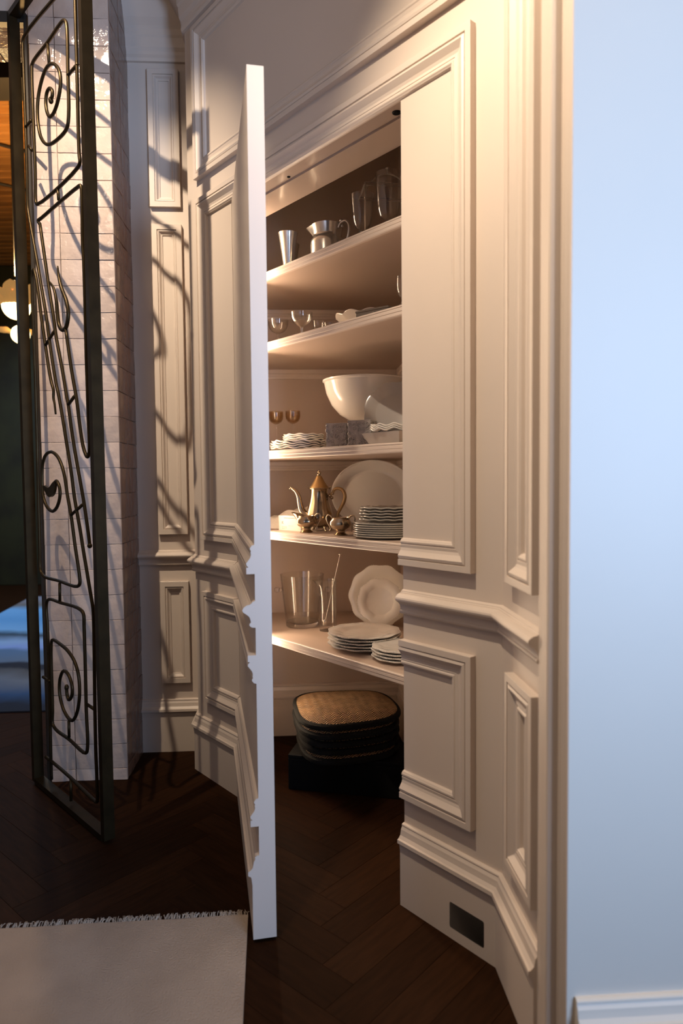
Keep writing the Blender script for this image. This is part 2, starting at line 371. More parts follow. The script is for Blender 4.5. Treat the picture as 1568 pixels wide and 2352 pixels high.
# socket plate let into the baseboard
o = thing('power_outlet', 'black rectangular power outlet in the baseboard right of the cupboard', 'outlet', F(-.256, .0685, .02))
R3 = Matrix((( -FU.x, FN.x, 0), (-FU.y, FN.y, 0), (0, 0, 1))).to_euler(); o.rotation_euler = (0, 0, R3.z)
def rrect(w_, h_, rr, n=5):
    return [V((cx + rr * math.cos(a), 0, cz + rr * math.sin(a))) for cx, cz, a0 in ((w_ - rr, h_ - rr, 0), (-w_ + rr, h_ - rr, PI / 2), (-w_ + rr, -h_ + rr, PI), (w_ - rr, -h_ + rr, 1.5 * PI)) for a in [a0 + PI / 2 * k / n for k in range(n + 1)]]
def plate2(w_, h_, rr, y0, y1):
    q = rrect(w_, h_, rr); n = len(q); return [v + V((0, y0, 0)) for v in q] + [v + V((0, y1, 0)) for v in q], [tuple(range(n)), tuple(range(n, 2 * n))] + [(i, (i + 1) % n, n + (i + 1) % n, n + i) for i in range(n)]
mk('cover_plate', plate2(.0605, .037, .006, 0, .0025), 'plastic', o)
for sx in (-.028, .028): mk('socket', plate2(.018, .018, .005, .0024, .0031), 'plastic', o)

# hidden door, swung open
dd = V((.200, -.9798, 0)).normalized(); dn = V((dd.y, -dd.x, 0))
HP = F(HS, 0, 0)
def D(s, z, d=0): return HP + dd * s + dn * d + UP * z
d1 = tag(thing('door_1', 'hidden cupboard door standing open, mouldings cut off at its free edge', None), kind='structure')
zb = .012
leaf = [D(s, z, d) for s in (.004, DOORW) for z in (zb, DOORH) for d in (0, -.045)]
mk('leaf', (leaf, [(0, 1, 3, 2), (4, 6, 7, 5), (0, 4, 5, 1), (2, 3, 7, 6), (0, 2, 6, 4), (1, 5, 7, 3)]), 'paint', d1)
def dr(z, inw): return run(D(.012, z), D(DOORW, z), inw, dn, BOL, False, False)
for z, inw in ((Z0, UP), (Z3, -UP), (Z2, UP)): mk('panel_moulding', dr(z, inw), 'paint', d1)
def along(prof, s0, s1):
    k = len(prof); vs = [D(s0, z, d) for d, z in prof] + [D(s1, z, d) for d, z in prof]
    return vs, [(i, i + 1, k + i + 1, k + i) for i in range(k - 1)] + [tuple(range(k)), tuple(range(k, 2 * k))]
mk('chair_rail', along(RAIL, .014, DOORW), 'paint', d1)
mk('baseboard', along([(d, max(z, zb)) for d, z in BASE], .014, DOORW), 'paint', d1)

# cupboard behind it
BW = V((-.362, 3.402, 0))
def K(x, z, d=0): return BW + EX * x - EY * d + UP * z
CT = 2.95
KR = K(.657, 0); KF = F(-.098, 0, -.21)
wb = struct('wall_closet_back', slab(K, -EY, .06, [(-.30, .72, 0, CT)]), 'inner', 'brown back wall of the cupboard')
dvec = (KF - KR).normalized(); nR = V((dvec.y, -dvec.x, 0)); nR = nR if nR.x < 0 else -nR
struct('wall_closet_right', (lambda q: (q + [x - nR * .05 for x in q], [(0, 1, 2, 3), (7, 6, 5, 4), (0, 4, 5, 1), (1, 5, 6, 2), (2, 6, 7, 3), (3, 7, 4, 0)]))([KR, KF, KF + UP * CT, KR + UP * CT]), 'inner', 'brown right wall of the cupboard')
struct('wall_closet_left', slab(lambda s, z: V((-.632, 3.385, 0)) + (F(1.22, 0, -.085) - V((-.632, 3.385, 0))) * s + UP * z, V((-1, 0, 0)) * -1, .03, [(0, 1, 0, CT)]), 'inner', 'left wall of the cupboard, hidden by the door')
struct('ceiling_closet', prism([K(-.3, 0), K(.72, 0), F(-.12, 0, -.2), F(1.28, 0, -.2)], CT, CT + .05), 'inner', 'cupboard ceiling')
struct('wall_closet_front', slab(lambda s, z: F(s, z, -.2), FN, .02, [(-.12, 1.28, 2.6, CT)]), 'inner', 'inside of the cupboard front above the header')
LEDG = [(.0, 0), (.016, 0), (.017, -.002), (.017, -.018), (.014, -.020), (.014, -.0215), (.0165, -.024), (.0165, -.030), (.010, -.036), (.008, -.044), (0, -.046)]
SH = (2.160, 1.870, 1.417, 1.075, .626); TH = .035
for i, z in enumerate(SH):
    struct('trim_%d' % (5 + i), sweep([K(-.29, 0), KR, KF], [-EY, nR], [(d, z - TH + q) for d, q in LEDG]), 'gloss', 'ledger moulding under a cupboard shelf')
BASEK = [(0, .262), (.006, .2615), (.012, .258), (.0125, .252), (.010, .248), (.012, .243), (.016, .232), (.0165, .208), (.019, .2045), (.024, .202), (.025, .194), (.0225, .190), (.0205, .165), (.0185, .15), (.018, 0), (0, 0)]
struct('baseboard_closet', sweep([K(-.29, 0), KR, KF], [-EY, nR], BASEK), 'gloss', 'moulded baseboard at the back of the cupboard')
# shelves, each a board with a moulded nosing
NOSE = [(0, 0), (.010, 0), (.0125, -.002), (.013, -.006), (.011, -.0085), (.0125, -.011), (.013, -.019), (.011, -.0215), (.0115, -.0235), (.012, -.031), (.0095, -.0345), (0, -.0355)]
LAB = ('topmost cupboard shelf, carrying silverware and goblets', 'second cupboard shelf from the top, carrying coupe glasses', 'middle cupboard shelf, carrying the big white bowl', 'second cupboard shelf from the bottom, carrying the gold tea set', 'lowest cupboard shelf, carrying the ice bucket and dinner plates')
for z, lb in zip(SH, LAB):
    g = .003
    a = F(1.17, 0, -.198); b = F(-.088, 0, -.222)
    pts = [F(1.17, 0, -.197), F(-.075, 0, -.197), KR + nR * g - EY * g, K(-.24, 0, g)]
    t = thing('shelf', lb, 'shelf', (0, 0, z), 0, 'painted shelves of the cupboard')
    mk('board', prism([V((q.x, q.y, 0)) for q in pts], -TH, 0), 'inner', t)
    v, f = sweep([F(1.17, 0, -.197), F(-.075, 0, -.197)], [FN], NOSE)
    mk('nosing', (v, f), 'gloss', t)
# light strips behind the left jamb
for k, (s, d) in enumerate(((1.025, -.120), (1.025, -.166))):
    t = thing('led_strip', ('vertical light strip behind the hidden door, nearer the hall', 'vertical light strip behind the hidden door, nearer the shelves')[k], 'light strip', F(s, .28, d))
    t.rotation_euler = (0, 0, math.atan2(-FU.y, -FU.x))
    mk('profile', box((-.004, 0, 1.05), (.004, .008, 1.05)), 'steel', t); mk('diffuser', box((.002, 0, 1.05), (.002, .010, 1.045)), 'led', t)

# tiled pier and the lintel over the gateway
def T(x, z, d=0): return TP + EX * x - EY * d + UP * z
wl = struct('wall_left', prism([T(-.322, 0, -.008), T(-.006, 0, -.008), T(-.006, 0, -.3085), T(-.322, 0, -.3085)], 0, H), 'grout', 'pier clad in glazed handmade tiles')
mk('lintel', prism([T(-1.5, 0, -.008), T(-.322, 0, -.008), T(-.322, 0, -.3085), T(-1.5, 0, -.3085)], 3.21, H), 'grout', wl)
def tile(w_, h_, dep, ax, m='tile'):
    bm = bmesh.new(); v, f = box((0, 0, 0), (w_ / 2, dep / 2, h_ / 2)); vv = [bm.verts.new(q) for q in v]; [bm.faces.new([vv[i] for i in q]) for q in f]
    fe = [e for e in bm.edges if all(x.co.y < 0 for x in e.verts)]
    bmesh.ops.subdivide_edges(bm, edges=[e for e in fe if abs(e.verts[0].co.x - e.verts[1].co.x) > .001], cuts=3, use_grid_fill=True)
    for x in bm.verts:
        if x.co.y < 0: x.co.z += rnd.uniform(-.0012, .0012); x.co.x += rnd.uniform(-.0008, .0008); x.co.y += rnd.uniform(-.0012, .0012)
    bmesh.ops.bevel(bm, geom=[e for e in bm.edges if all(x.co.y < 0 for x in e.verts) and len(e.link_faces) == 2 and any(abs(q.normal.y) < .6 for q in e.link_faces)], offset=.0012, segments=1, affect='EDGES')
    me = bpy.data.meshes.new('tile'); bmesh.ops.recalc_face_normals(bm, faces=bm.faces); bm.to_mesh(me); bm.free(); me.materials.append(M[m]); return me
PITCH, OFF = .1083, .0515
def place(me, loc, rz, tilt=.012):
    o = bpy.data.objects.new('tile', me); COL.objects.link(o); o.parent = wl; o.location = loc
    o.rotation_euler = (rnd.uniform(-tilt, tilt), 0, rz + rnd.uniform(-tilt, tilt))
rz = math.atan2(EX.y, EX.x)
va = [tile(.2178, PITCH - .0018, .011, 0) for _ in range(5)]; vb = [tile(.1005, PITCH - .0018, .011, 0) for _ in range(4)]; vs_ = [tile(.149, PITCH - .0018, .011, 0, 'shadetile') for _ in range(4)]
v0a, v0b, v0s = tile(.2178, OFF - .0018, .011, 0), tile(.1005, OFF - .0018, .011, 0), tile(.149, OFF - .0018, .011, 0, 'shadetile')
for rrow in range(-1, 32):
    z = OFF + PITCH * (rrow + .5) if rrow >= 0 else OFF / 2
    if z > 3.55: break
    place(rnd.choice(va) if rrow >= 0 else v0a, T(-.108, z, -.004), rz); place(rnd.choice(vb) if rrow >= 0 else v0b, T(-.270, z, -.004), rz)
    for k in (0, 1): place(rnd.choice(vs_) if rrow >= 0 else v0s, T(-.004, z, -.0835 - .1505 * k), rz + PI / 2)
    if z > 3.25:
        for k in range(4): place(rnd.choice(va), T(-.434 - .22 * k, z, -.004), rz)
for i in range(3):                                                                   # tiles on the underside of the lintel
    for k in range(3):
        o = bpy.data.objects.new('tile', rnd.choice(va)); COL.objects.link(o); o.parent = wl
        o.location = T(-.434 - .22 * k, 3.206, -.060 - .109 * i); o.rotation_euler = (PI / 2, 0, rz)

struct('wall_hall_left', prism([V((-2.55, -2.5, 0)), V((-2.45, -2.5, 0)), V((-2.45, 2.80, 0)), V((-2.55, 2.80, 0))], 0, H), 'paint', 'left wall of the hall')
mk('pier', prism([T(-1.6, 0, -.008), T(-1.25, 0, -.008), T(-1.25, 0, -.3085), T(-1.6, 0, -.3085)], 0, 3.21), 'grout', wl)
# floor with herringbone oak planks, ceilings
fl = struct('floor', prism([V((-6.5, -2.5, 0)), V((2.4, -2.5, 0)), V((2.4, 9, 0)), V((-6.5, 9, 0))], -.08, -.0065), 'wood', 'dark oak herringbone floor')
PL, PW = .66, .11
pm = [mesh_only('plank', bbox((0, 0, -.0033), (PL / 2 - .0004, PW / 2 - .0004, .0033), b=.0005), 'wood')]
ang = math.radians(3.5 + 45); ca, sa = math.cos(ang), math.sin(ang); npl = 0
def plank(c, a):
    global npl
    if npl >= 290: return
    x, y = c
    if not (-2.6 < x < .95 and .85 < y < 4.3): return
    if y - 1.15 < 0 and x < -1.3: return
    if x < -.62 * y - .25 or x > .62 * y + .2: return
    o = bpy.data.objects.new('plank', pm[0]); COL.objects.link(o); o.parent = fl; o.location = (x, y, 0); o.rotation_euler = (0, 0, a); npl += 1
n = round(PL / PW)
for i in range(-40, 40):
    for j in range(-8, 8):
        # classic herringbone lattice in its own axes (a, b), then turned by 45 degrees
        bx, by = i * PW, i * PW + j * 2 * PL
        for (cx, cy, turn) in ((bx + PL / 2, by + PW / 2, 0), (bx + PW / 2, by + PW + PL / 2, 1)):
            X = cx * ca - cy * sa; Y = cx * sa + cy * ca + 2.0
            plank((X, Y), ang + (PI / 2 if turn else 0))
struct('ceiling', prism([V((-2.6, -2.5, 0)), V((2.4, -2.5, 0)), V((2.4, 3.4, 0)), V((-2.6, 3.4, 0))], H, H + .1), 'paint', 'hall ceiling')

# far room beyond the gate
struct('wall_room_far', prism([V((-6.4, 8.5, 0)), V((-1.0, 8.5, 0)), V((-1.0, 8.6, 0)), V((-6.4, 8.6, 0))], 0, 4.0), 'green', 'dark green far wall of the room beyond the gate')
struct('wall_room_right', prism([V((-1.27, 3.30, 0)), V((-1.2, 3.30, 0)), V((-1.05, 8.5, 0)), V((-1.12, 8.5, 0))], 0, 4.0), 'green', 'dark side wall of the room beyond the gate')
struct('wall_room_left', prism([V((-6.45, 3.2, 0)), V((-6.35, 3.2, 0)), V((-6.35, 8.6, 0)), V((-6.45, 8.6, 0))], 0, 4.0), 'green', 'left wall of the room beyond the gate')
cr_ = struct('ceiling_room', prism([V((-6.4, 3.3, 0)), V((-1.0, 3.3, 0)), V((-1.0, 8.6, 0)), V((-6.4, 8.6, 0))], 3.93, 4.02), 'woodbase', 'wooden ceiling of the room beyond the gate')
pl = bbox((0, 0, 0), (1.6, .060, .012), b=.004)
pmesh = mesh_only('plank', pl, 'plank')
for k in range(30):
    o = bpy.data.objects.new('plank', pmesh); COL.objects.link(o); o.parent = cr_; o.location = (-2.9 + .02 * (k % 3), 4.68 + .126 * k, 3.915)
mk('beam', box((-2.9, 4.48, 3.86), (1.7, .13, .07)), 'steel', cr_)
mk('tie_rod', tube([(-3.3, 4.8, 3.885), (-2.35, 5.6, 3.885)], .012), 'steel', cr_); mk('tie_rod', tube([(-3.8, 5.4, 3.885), (-2.55, 6.4, 3.885)], .012), 'steel', cr_)

# ------------------------------------------------------------ wrought gate
GATE = {
 'A': [[0.118, 3.059], [0.105, 3.049], [0.103, 3.025], [0.104, 2.957], [0.106, 2.711], [0.105, 2.539], [0.101, 2.41], [0.109, 2.373], [0.178, 2.171], [0.212, 2.066], [0.251, 1.941], [0.275, 1.84], [0.326, 1.668], [0.34, 1.638], [0.371, 1.549], [0.4, 1.453], [0.429, 1.358], [0.442, 1.309], [0.458, 1.238], [0.475, 1.186], [0.499, 1.116], [0.522, 1.038], [0.54, 0.983], [0.557, 0.929], [0.574, 0.876], [0.586, 0.84], [0.59, 0.804], [0.589, 0.703], [0.58, 0.453], [0.578, 0.275], [0.58, 0.227], [0.58, 0.126], [0.577, 0.108], [0.568, 0.104], [0.346, 0.127], [0.164, 0.139], [0.125, 0.141]],
 'B': [[0.583, 2.977], [0.582, 2.757], [0.58, 2.458], [0.584, 2.422], [0.568, 2.411], [0.198, 2.387], [0.185, 2.398], [0.188, 2.513], [0.185, 2.732], [0.185, 2.908], [0.19, 2.925], [0.342, 2.94], [0.472, 2.955], [0.494, 2.949], [0.508, 2.929], [0.508, 2.763], [0.504, 2.614], [0.489, 2.578], [0.406, 2.564], [0.307, 2.579], [0.249, 2.632], [0.227, 2.716], [0.239, 2.78], [0.279, 2.831], [0.322, 2.854], [0.368, 2.851], [0.412, 2.826], [0.441, 2.786], [0.443, 2.746], [0.416, 2.698], [0.374, 2.669], [0.341, 2.669], [0.316, 2.699], [0.309, 2.739], [0.322, 2.766], [0.349, 2.77], [0.369, 2.753], [0.37, 2.737], [0.355, 2.724]],
 'C': [[0.218, 2.304], [0.2, 2.322], [0.233, 2.324], [0.569, 2.344], [0.584, 2.342], [0.591, 2.326], [0.588, 2.132], [0.593, 2.077], [0.592, 1.745], [0.594, 1.516], [0.593, 1.399], [0.577, 1.384], [0.548, 1.417], [0.524, 1.493], [0.502, 1.595], [0.466, 1.708], [0.426, 1.864]],
 'C2': [[0.218, 2.304], [0.257, 2.153], [0.286, 2.041], [0.319, 1.929], [0.341, 1.841], [0.385, 1.718], [0.409, 1.64], [0.431, 1.573], [0.451, 1.488], [0.476, 1.403], [0.503, 1.322], [0.531, 1.239], [0.544, 1.196], [0.572, 1.085], [0.576, 1.061]],
 'D': [[0.371, 2.109], [0.376, 2.074], [0.398, 2.023], [0.438, 1.966], [0.452, 1.916], [0.431, 1.873], [0.396, 1.866], [0.368, 1.889], [0.356, 1.933], [0.349, 1.986], [0.327, 2.037], [0.29, 2.068]],
 'E': [[0.276, 1.282], [0.299, 1.298], [0.326, 1.273], [0.327, 1.237], [0.296, 1.195], [0.25, 1.178], [0.191, 1.201], [0.163, 1.244], [0.159, 1.311], [0.17, 1.368], [0.202, 1.401], [0.254, 1.413], [0.311, 1.396], [0.348, 1.364], [0.375, 1.319], [0.396, 1.246], [0.424, 1.166], [0.452, 1.051], [0.484, 0.931], [0.482, 0.912], [0.462, 0.9], [0.289, 0.904], [0.141, 0.91], [0.112, 0.93], [0.112, 1.03], [0.121, 1.485], [0.123, 1.749], [0.121, 1.896], [0.123, 2.118], [0.14, 2.147], [0.155, 2.128], [0.182, 2.04], [0.202, 1.949], [0.236, 1.824], [0.257, 1.747], [0.278, 1.688], [0.297, 1.651], [0.296, 1.62], [0.304, 1.597], [0.312, 1.557]],
 'leaf': [[0.3, 1.303], [0.267, 1.29], [0.229, 1.271], [0.178, 1.28], [0.19, 1.26], [0.226, 1.235], [0.259, 1.239], [0.283, 1.258], [0.299, 1.288]],
 'F': [[0.158, 0.061], [0.159, 0.154], [0.164, 0.355], [0.166, 0.701], [0.161, 0.787], [0.179, 0.814], [0.311, 0.818], [0.482, 0.814], [0.507, 0.8], [0.509, 0.752], [0.509, 0.584], [0.507, 0.436], [0.509, 0.296], [0.494, 0.268], [0.342, 0.281], [0.217, 0.288], [0.188, 0.304], [0.192, 0.361], [0.199, 0.635], [0.21, 0.654], [0.3, 0.648], [0.361, 0.634], [0.415, 0.605], [0.446, 0.562], [0.454, 0.498], [0.437, 0.43], [0.404, 0.381], [0.378, 0.364], [0.342, 0.366], [0.297, 0.392], [0.267, 0.446], [0.274, 0.505], [0.314, 0.548], [0.36, 0.538], [0.388, 0.499], [0.38, 0.46], [0.353, 0.441], [0.338, 0.458], [0.336, 0.486]],
 'stubs': [[[0.341, 2.935], [0.349, 2.86]], [[0.51, 2.752], [0.588, 2.758]], [[0.102, 2.715], [0.166, 2.72]], [[0.392, 2.39], [0.398, 2.345]], [[0.237, 1.833], [0.325, 1.875]], [[0.427, 1.583], [0.486, 1.611]], [[0.429, 1.17], [0.529, 1.211]], [[0.3, 0.896], [0.297, 0.82]], [[0.347, 0.355], [0.345, 0.288]], [[0.521, 0.46], [0.58, 0.455]], [[0.349, 0.121], [0.345, 0.033]], [[0.103, 0.481], [0.173, 0.477]], [[0.131, 2.634], [0.16, 2.607]]],
}

GL = V((-1.3254, 2.8867, 0)); GD = V((.70695, -.70727, 0)).normalized(); GN = V((-.70727, -.70695, 0)).normalized()
GR = V((0, 0, 1.3)) + (GL + GD * .688 + UP * .01 - V((0, 0, 1.3))) * .985; GD2 = (V((GR.x, GR.y, 0)) - GL); GLEN = GD2.length - .018; GD = GD2.normalized(); GN = V((GD.y, -GD.x, 0)); GN = GN if GN.y < 0 else -GN
CAMP = V((0, 0, 1.3)); GD0 = V((.70695, -.70727, 0)).normalized()
def Gp(s, z, off=0):
    # measured in the first estimate of the gate's plane, carried over to the plane the bars stand in
    q = GL + GD0 * s + UP * z; d = q - CAMP; t = (GL - CAMP).dot(GN) / d.dot(GN)
    return CAMP + d * t + GN * off
gate = thing('metal_gate', 'tall bronze wrought gate leaf with scrolled rods, standing ajar before the tiled pier', 'gate', GL + UP * .0)
def gobj(name, vf, m='bronze', smooth=False):
    return mk(name, ([V(q) - GL for q in vf[0]], vf[1]), m, gate, smooth)
ax = (GD, GN, UP); GT = 3.20; bw, bt = .0135, .020
gobj('stile', box(GL + GD * bw + UP * (GT / 2 + .008), (bw, bt, GT / 2 - .008), ax)); gobj('stile', box(GL + GD * (GLEN - bw) + UP * (GT / 2 + .008), (bw, bt, GT / 2 - .008), ax))
for z in (.019, GT - .011): gobj('rail', box(GL + GD * (GLEN / 2) + UP * z, (GLEN / 2 - 2 * bw, bt, .011), ax))
RR = .0066
def rod(name, pts, r=RR, n=5, smooth_path=True):
    P = [Gp(*q) for q in pts]; P = catmull(P, n) if smooth_path else P
    return gobj(name, tube(P, r, 8, ref=GN), smooth='all')
tp_ = lambda a, b: (lambda t: RR * (a + (1 - a) * min(1, t * 6)) * (1 if t < b else 1))
ends = [(.575, 3.06)] + [tuple(q) for q in GATE['A'][1:]]
rod('border_rod', [(.575, 3.062), (.125, 3.062)] + GATE['A'][1:-1] + [(.105, .141)])
rod('scroll_rod', [(.583, 3.06)] + GATE['B'][1:])
rod('hairpin_rod', GATE['C'])
rod('diagonal_rod', GATE['C2'])
rod('leaf_rod', GATE['D'], r=lambda t: RR * min(1.15, .45 + 4 * t) * (1 if t < .75 else max(.5, 1 - (t - .75) * 2)))
rod('scroll_rod', GATE['E'], r=lambda t: RR * (1 if t < .9 else max(.55, 1 - (t - .9) * 4)))
rod('scroll_rod', GATE['F'])
for a, b in GATE['stubs']: rod('connector', [a, b], r=RR * .9, smooth_path=False)
q = Gp(*GATE['C2'][-1]); gobj('rod_tip', ball(q, .0095), smooth='all')
q = Gp(*GATE['B'][-1]); gobj('rod_tip', ball(q, .0095, sz=1.4), smooth='all'); q = Gp(*GATE['F'][-1]); gobj('rod_tip', ball(q, .009, sz=1.4), smooth='all')
lf = catmull([Gp(*q) for q in GATE['leaf'][:-1]] + [Gp(*GATE['leaf'][0])], 4)[:-1]; nl = len(lf)
gobj('scroll_leaf', ([x + GN * .005 for x in lf] + [x - GN * .005 for x in lf], [tuple(range(nl)), tuple(range(nl, 2 * nl))] + [(i, (i + 1) % nl, nl + (i + 1) % nl, nl + i) for i in range(nl)]))
for z in (2.86, .55): gobj('hinge', tube([GL + GD * -.008 + GN * -.012 + UP * (z - .055), GL + GD * -.008 + GN * -.012 + UP * (z + .055)], .011, 10), smooth=True)
struct('trim_10', join(box(T(-.330, 1.6, .0), (.005, .012, 1.6), (EX, EY, UP)), box(T(-.80, 3.185, -.01), (.47, .018, .022), (EX, EY, UP))), 'steel', 'slim steel frame of the gateway')

# ------------------------------------------------------------ rugs
RA, RB = V((-.289, 1.966, 0)), V((-.247, 1.566, 0)); rx = V((-.9973, -.0729, 0)); ry = (RB - RA).normalized()
t = thing('area_rug', 'plain beige wool rug with a short fringe, lying beside the open door', 'rug', RA, 0)
me = []; nx, ny = 40, 30; Lx, Ly = 1.9, 1.6
v = [rx * (Lx * i / nx) + ry * (Ly * j / ny) + UP * (.009 + .002 * noise.noise(V((i * .35, j * .35, 0))) - (.003 if i == 0 or j == 0 else 0)) for i in range(nx + 1) for j in range(ny + 1)]
f = [(i * (ny + 1) + j, i * (ny + 1) + j + 1, (i + 1) * (ny + 1) + j + 1, (i + 1) * (ny + 1) + j) for i in range(nx) for j in range(ny)]
eb = [i * (ny + 1) for i in range(nx + 1)]; ed = list(range(ny + 1)); off = len(v)
v2 = [V((v[k].x, v[k].y, .0005)) for k in eb]; v3 = [V((v[k].x, v[k].y, .0005)) for k in ed]
f += [(eb[i], eb[i + 1], off + i + 1, off + i) for i in range(nx)]; off3 = off + len(v2)
f += [(ed[i], ed[i + 1], off3 + i + 1, off3 + i) for i in range(ny)]
mk('pile', (v + v2 + v3, f), 'rug', t, smooth=True)
vf = []
for k in range(900):
    x = rnd.uniform(0, Lx); ln = rnd.uniform(.010, .024); a = rnd.uniform(-.5, .5)
    p0 = rx * x + UP * .006; p1 = p0 - ry * ln * .6 + rx * a * .010 + UP * rnd.uniform(.002, .008); p2 = p0 - ry * ln + rx * a * .02 + UP * .002
    vf.append(tube([p0, p1, p2], .0011, 3, caps=False))
o = mk('fringe', join(*vf), 'fringe', t); o['kind'] = 'stuff'
q = [V((-1.62, 3.80, 0)), V((-4.4, 3.60, 0)), V((-4.4, 6.2, 0)), V((-3.375, 6.68, 0)), V((-3.45, 7.56, 0)), V((-1.35, 7.56, 0))]
q = [V((-1.30, 3.80, 0)), V((-1.9, 3.765, 0)), V((-2.9, 3.72, 0)), V((-3.26, 6.0, 0)), V((-3.47, 7.56, 0)), V((-1.40, 7.60, 0))]
t = mk('blue_rug', (lambda u: ([x + UP * .0005 for x in u] + [x + UP * .010 for x in u], [tuple(range(6)), tuple(range(6, 12))] + [(i, (i + 1) % 6, 6 + (i + 1) % 6, 6 + i) for i in range(6)]))(q), 'bluerug')
tag(t, 'blue and navy banded rug on the floor of the room beyond the gate', 'rug')

# ------------------------------------------------------------ flower lamp of the far room
LP = V((-2.215, 4.75, 2.50))
t = thing('pendant_lamp', 'glowing flower-shaped glass pendant lamp in the dark room behind the gate', 'lamp', LP)
mk('cable', tube([(0, 0, .20), (0, 0, 1.40)], .006), 'steel', t); mk('hub', ball((0, 0, .12), .05, 14, 8), 'steel', t, smooth='all')
def petal(w_, l_, bend):
    vs, fs = [], []; a, b = 8, 6
    for s_ in (0, 1):
        for i in range(a + 1):
            u = i / a; hw = w_ * math.sin(PI * (.18 + .74 * u)) ** .8
            for j in range(b + 1):
                x = (j / b * 2 - 1); vs.append(V((hw * x, .05 + l_ * math.sin(u * bend) / bend - .006 * s_, -l_ * (1 - math.cos(u * bend)) / bend * -1 - .35 * hw * x * x * -1 - .006 * s_)))
    k = (a + 1) * (b + 1)
    for s_ in (0, 1):
        for i in range(a):
            for j in range(b): q0 = s_ * k + i * (b + 1) + j; fs.append((q0, q0 + 1, q0 + b + 2, q0 + b + 1))
    return vs, fs
pm1 = mesh_only('petal', petal(.085, .17, 1.5), 'petal'); pm2 = mesh_only('petal', petal(.075, .15, 1.2), 'petaldim')
for k in range(11):
    o = bpy.data.objects.new('petal', pm2); COL.objects.link(o); o.parent = t; o.location = (0, 0, .06 - .10 * (k % 3)); o.rotation_euler = (math.radians((-5, 18, -28)[k % 3]), 0, 2 * PI * k * .618)
for x_, y_, z_, r_ in ((0, 0, .0, .095), (.03, -.02, -.20, .062)): mk('globe', ball((x_, y_, z_), r_, 20, 14), 'petal', t, smooth='all')
lamp('pendant_bulb', 'POINT', LP + V((0, -.05, .25)), 130, (1, .62, .25), shadow_soft_size=.06)
lamp('room_window', 'AREA', (-3.6, 6.2, 3.3), 80, (.5, .72, 1), (-2.4, 6.4, 0), shape='RECTANGLE', size=1.6, size_y=2.0)

# ------------------------------------------------------------ things in the cupboard
def porcelain(r, h, seg=72, rmod=None, zmod=None, well=.64):
    pr = [(0, .004), (well * r * .9, .004), (well * r * .92, 0), (well * r * .98, 0), (well * r, .005), (r * .97, h - .003), (r, h), (r, h + .0022), (r * .985, h + .003), (well * r * 1.12, .010 + h * .2), (well * r, .0085), (well * r * .94, .0072), (0, .007)]
    return lathe(pr, seg, rmod, zmod)
def beads(r, h, n, br=.0028, rmod=None):
    vf = []
    for k in range(n):
        a = 2 * PI * k / n; rr = r * (rmod(a, r, h) if rmod else 1)
        vf.append(ball((rr * math.cos(a), rr * math.sin(a), h), br, 5, 4))
    return join(*vf)
ORD = ['topmost', 'second', 'third', 'fourth', 'fifth', 'sixth', 'seventh', 'eighth']
def nth(k, n):
    return 'bottom' if k == n - 1 and n > 2 else ORD[k]
WAVE = lambda nlobe, amp: (lambda a, r, z: 1 + amp * abs(math.sin(nlobe * a / 2)) - amp / 2)
# --- top shelf (z 2.160)
z1, z2, z3, z4, z5 = SH
cup_pr = [(0, .002), (.019, 0), (.021, .004), (.020, .012), (.0235, .045), (.030, .095), (.0365, .140), (.0405, .1625), (.0415, .1645), (.0402, .1645), (.035, .138), (.028, .09), (.021, .03), (0, .022)]
c1 = thing('silver_beaker', 'tall flared silver beaker at the front of the top shelf, left of the pitcher', 'cup', (-.213, 2.918, z1)); mk('cup', lathe(cup_pr, 40), 'silver', c1, smooth=True)
c2 = dup(c1, (-.2145, 3.062, z1), 0, 'second flared silver beaker, half hidden behind the front one on the top shelf'); c1['group'] = c2['group'] = 'flared silver beakers'
t = thing('silver_pitcher', 'squat silver pitcher with a wide spout and scrolled handle on the top shelf', 'pitcher', (-.046, 2.815, z1), math.radians(-40))
mk('body', lathe([(0, .002), (.066, 0), (.068, .004), (.0685, .02), (.069, .085), (.0665, .099), (.060, .106), (.058, .112), (.0565, .118), (.0575, .134), (.060, .150), (.0585, .150), (.055, .132), (.054, .112), (.062, .09), (.064, .012), (0, .010)], 56), 'silver', t, smooth=True)
sp_ = lambda a: max(0, math.cos(a - PI)) ** 6
mk('spout', lathe([(.0565, .116), (.0580, .132), (.0625, .150), (.0640, .156), (.0622, .156), (.057, .134), (.055, .116)], 64, lambda a, r, z: 1 + (.62 * sp_(a) * (z - .112) / .044 if z > .112 else 0), lambda a, r, z: .006 * sp_(a) if z > .14 else 0), 'silver', t, smooth=True)
mk('handle', tube(catmull([(.056, 0, .135), (.070, 0, .152), (.094, 0, .156), (.110, 0, .142), (.113, 0, .115), (.104, 0, .085), (.086, 0, .060), (.068, 0, .048)]), lambda t_: .0058 - .002 * abs(t_ - .45), 8, ref=(0, 1, 0)), 'silver', t, smooth='all')
mk('thumb_scroll', join(ball((.074, 0, .160), .008), ball((.078, 0, .138), .006)), 'silver', t, smooth='all')
def goblet(name, label, cat, loc, m, prof, group=None, rz=0):
    t_ = thing(name, label, cat, loc, rz, group); mk('glass', lathe(prof, 40), m, t_, smooth=True); return t_
def footed(foot_r, stem_h, stem_r, bowl):                             # bowl: outside points above the stem; thin wall
    o = [(0, 0), (foot_r, 0), (foot_r, .0018), (foot_r * .45, .006), (stem_r, .014), (stem_r, stem_h * .85), (stem_r * 1.7, stem_h)] + bowl
    i_ = [(max(r_ - .0013, .0), z_ + (.0005 if k else 0)) for k, (r_, z_) in reversed(list(enumerate(bowl)))]
    return o + i_ + [(0, bowl[0][1] + .004)]
gb = footed(.033, .048, .006, [(.014, .052), (.026, .060), (.033, .080), (.0375, .12), (.0425, .175)])
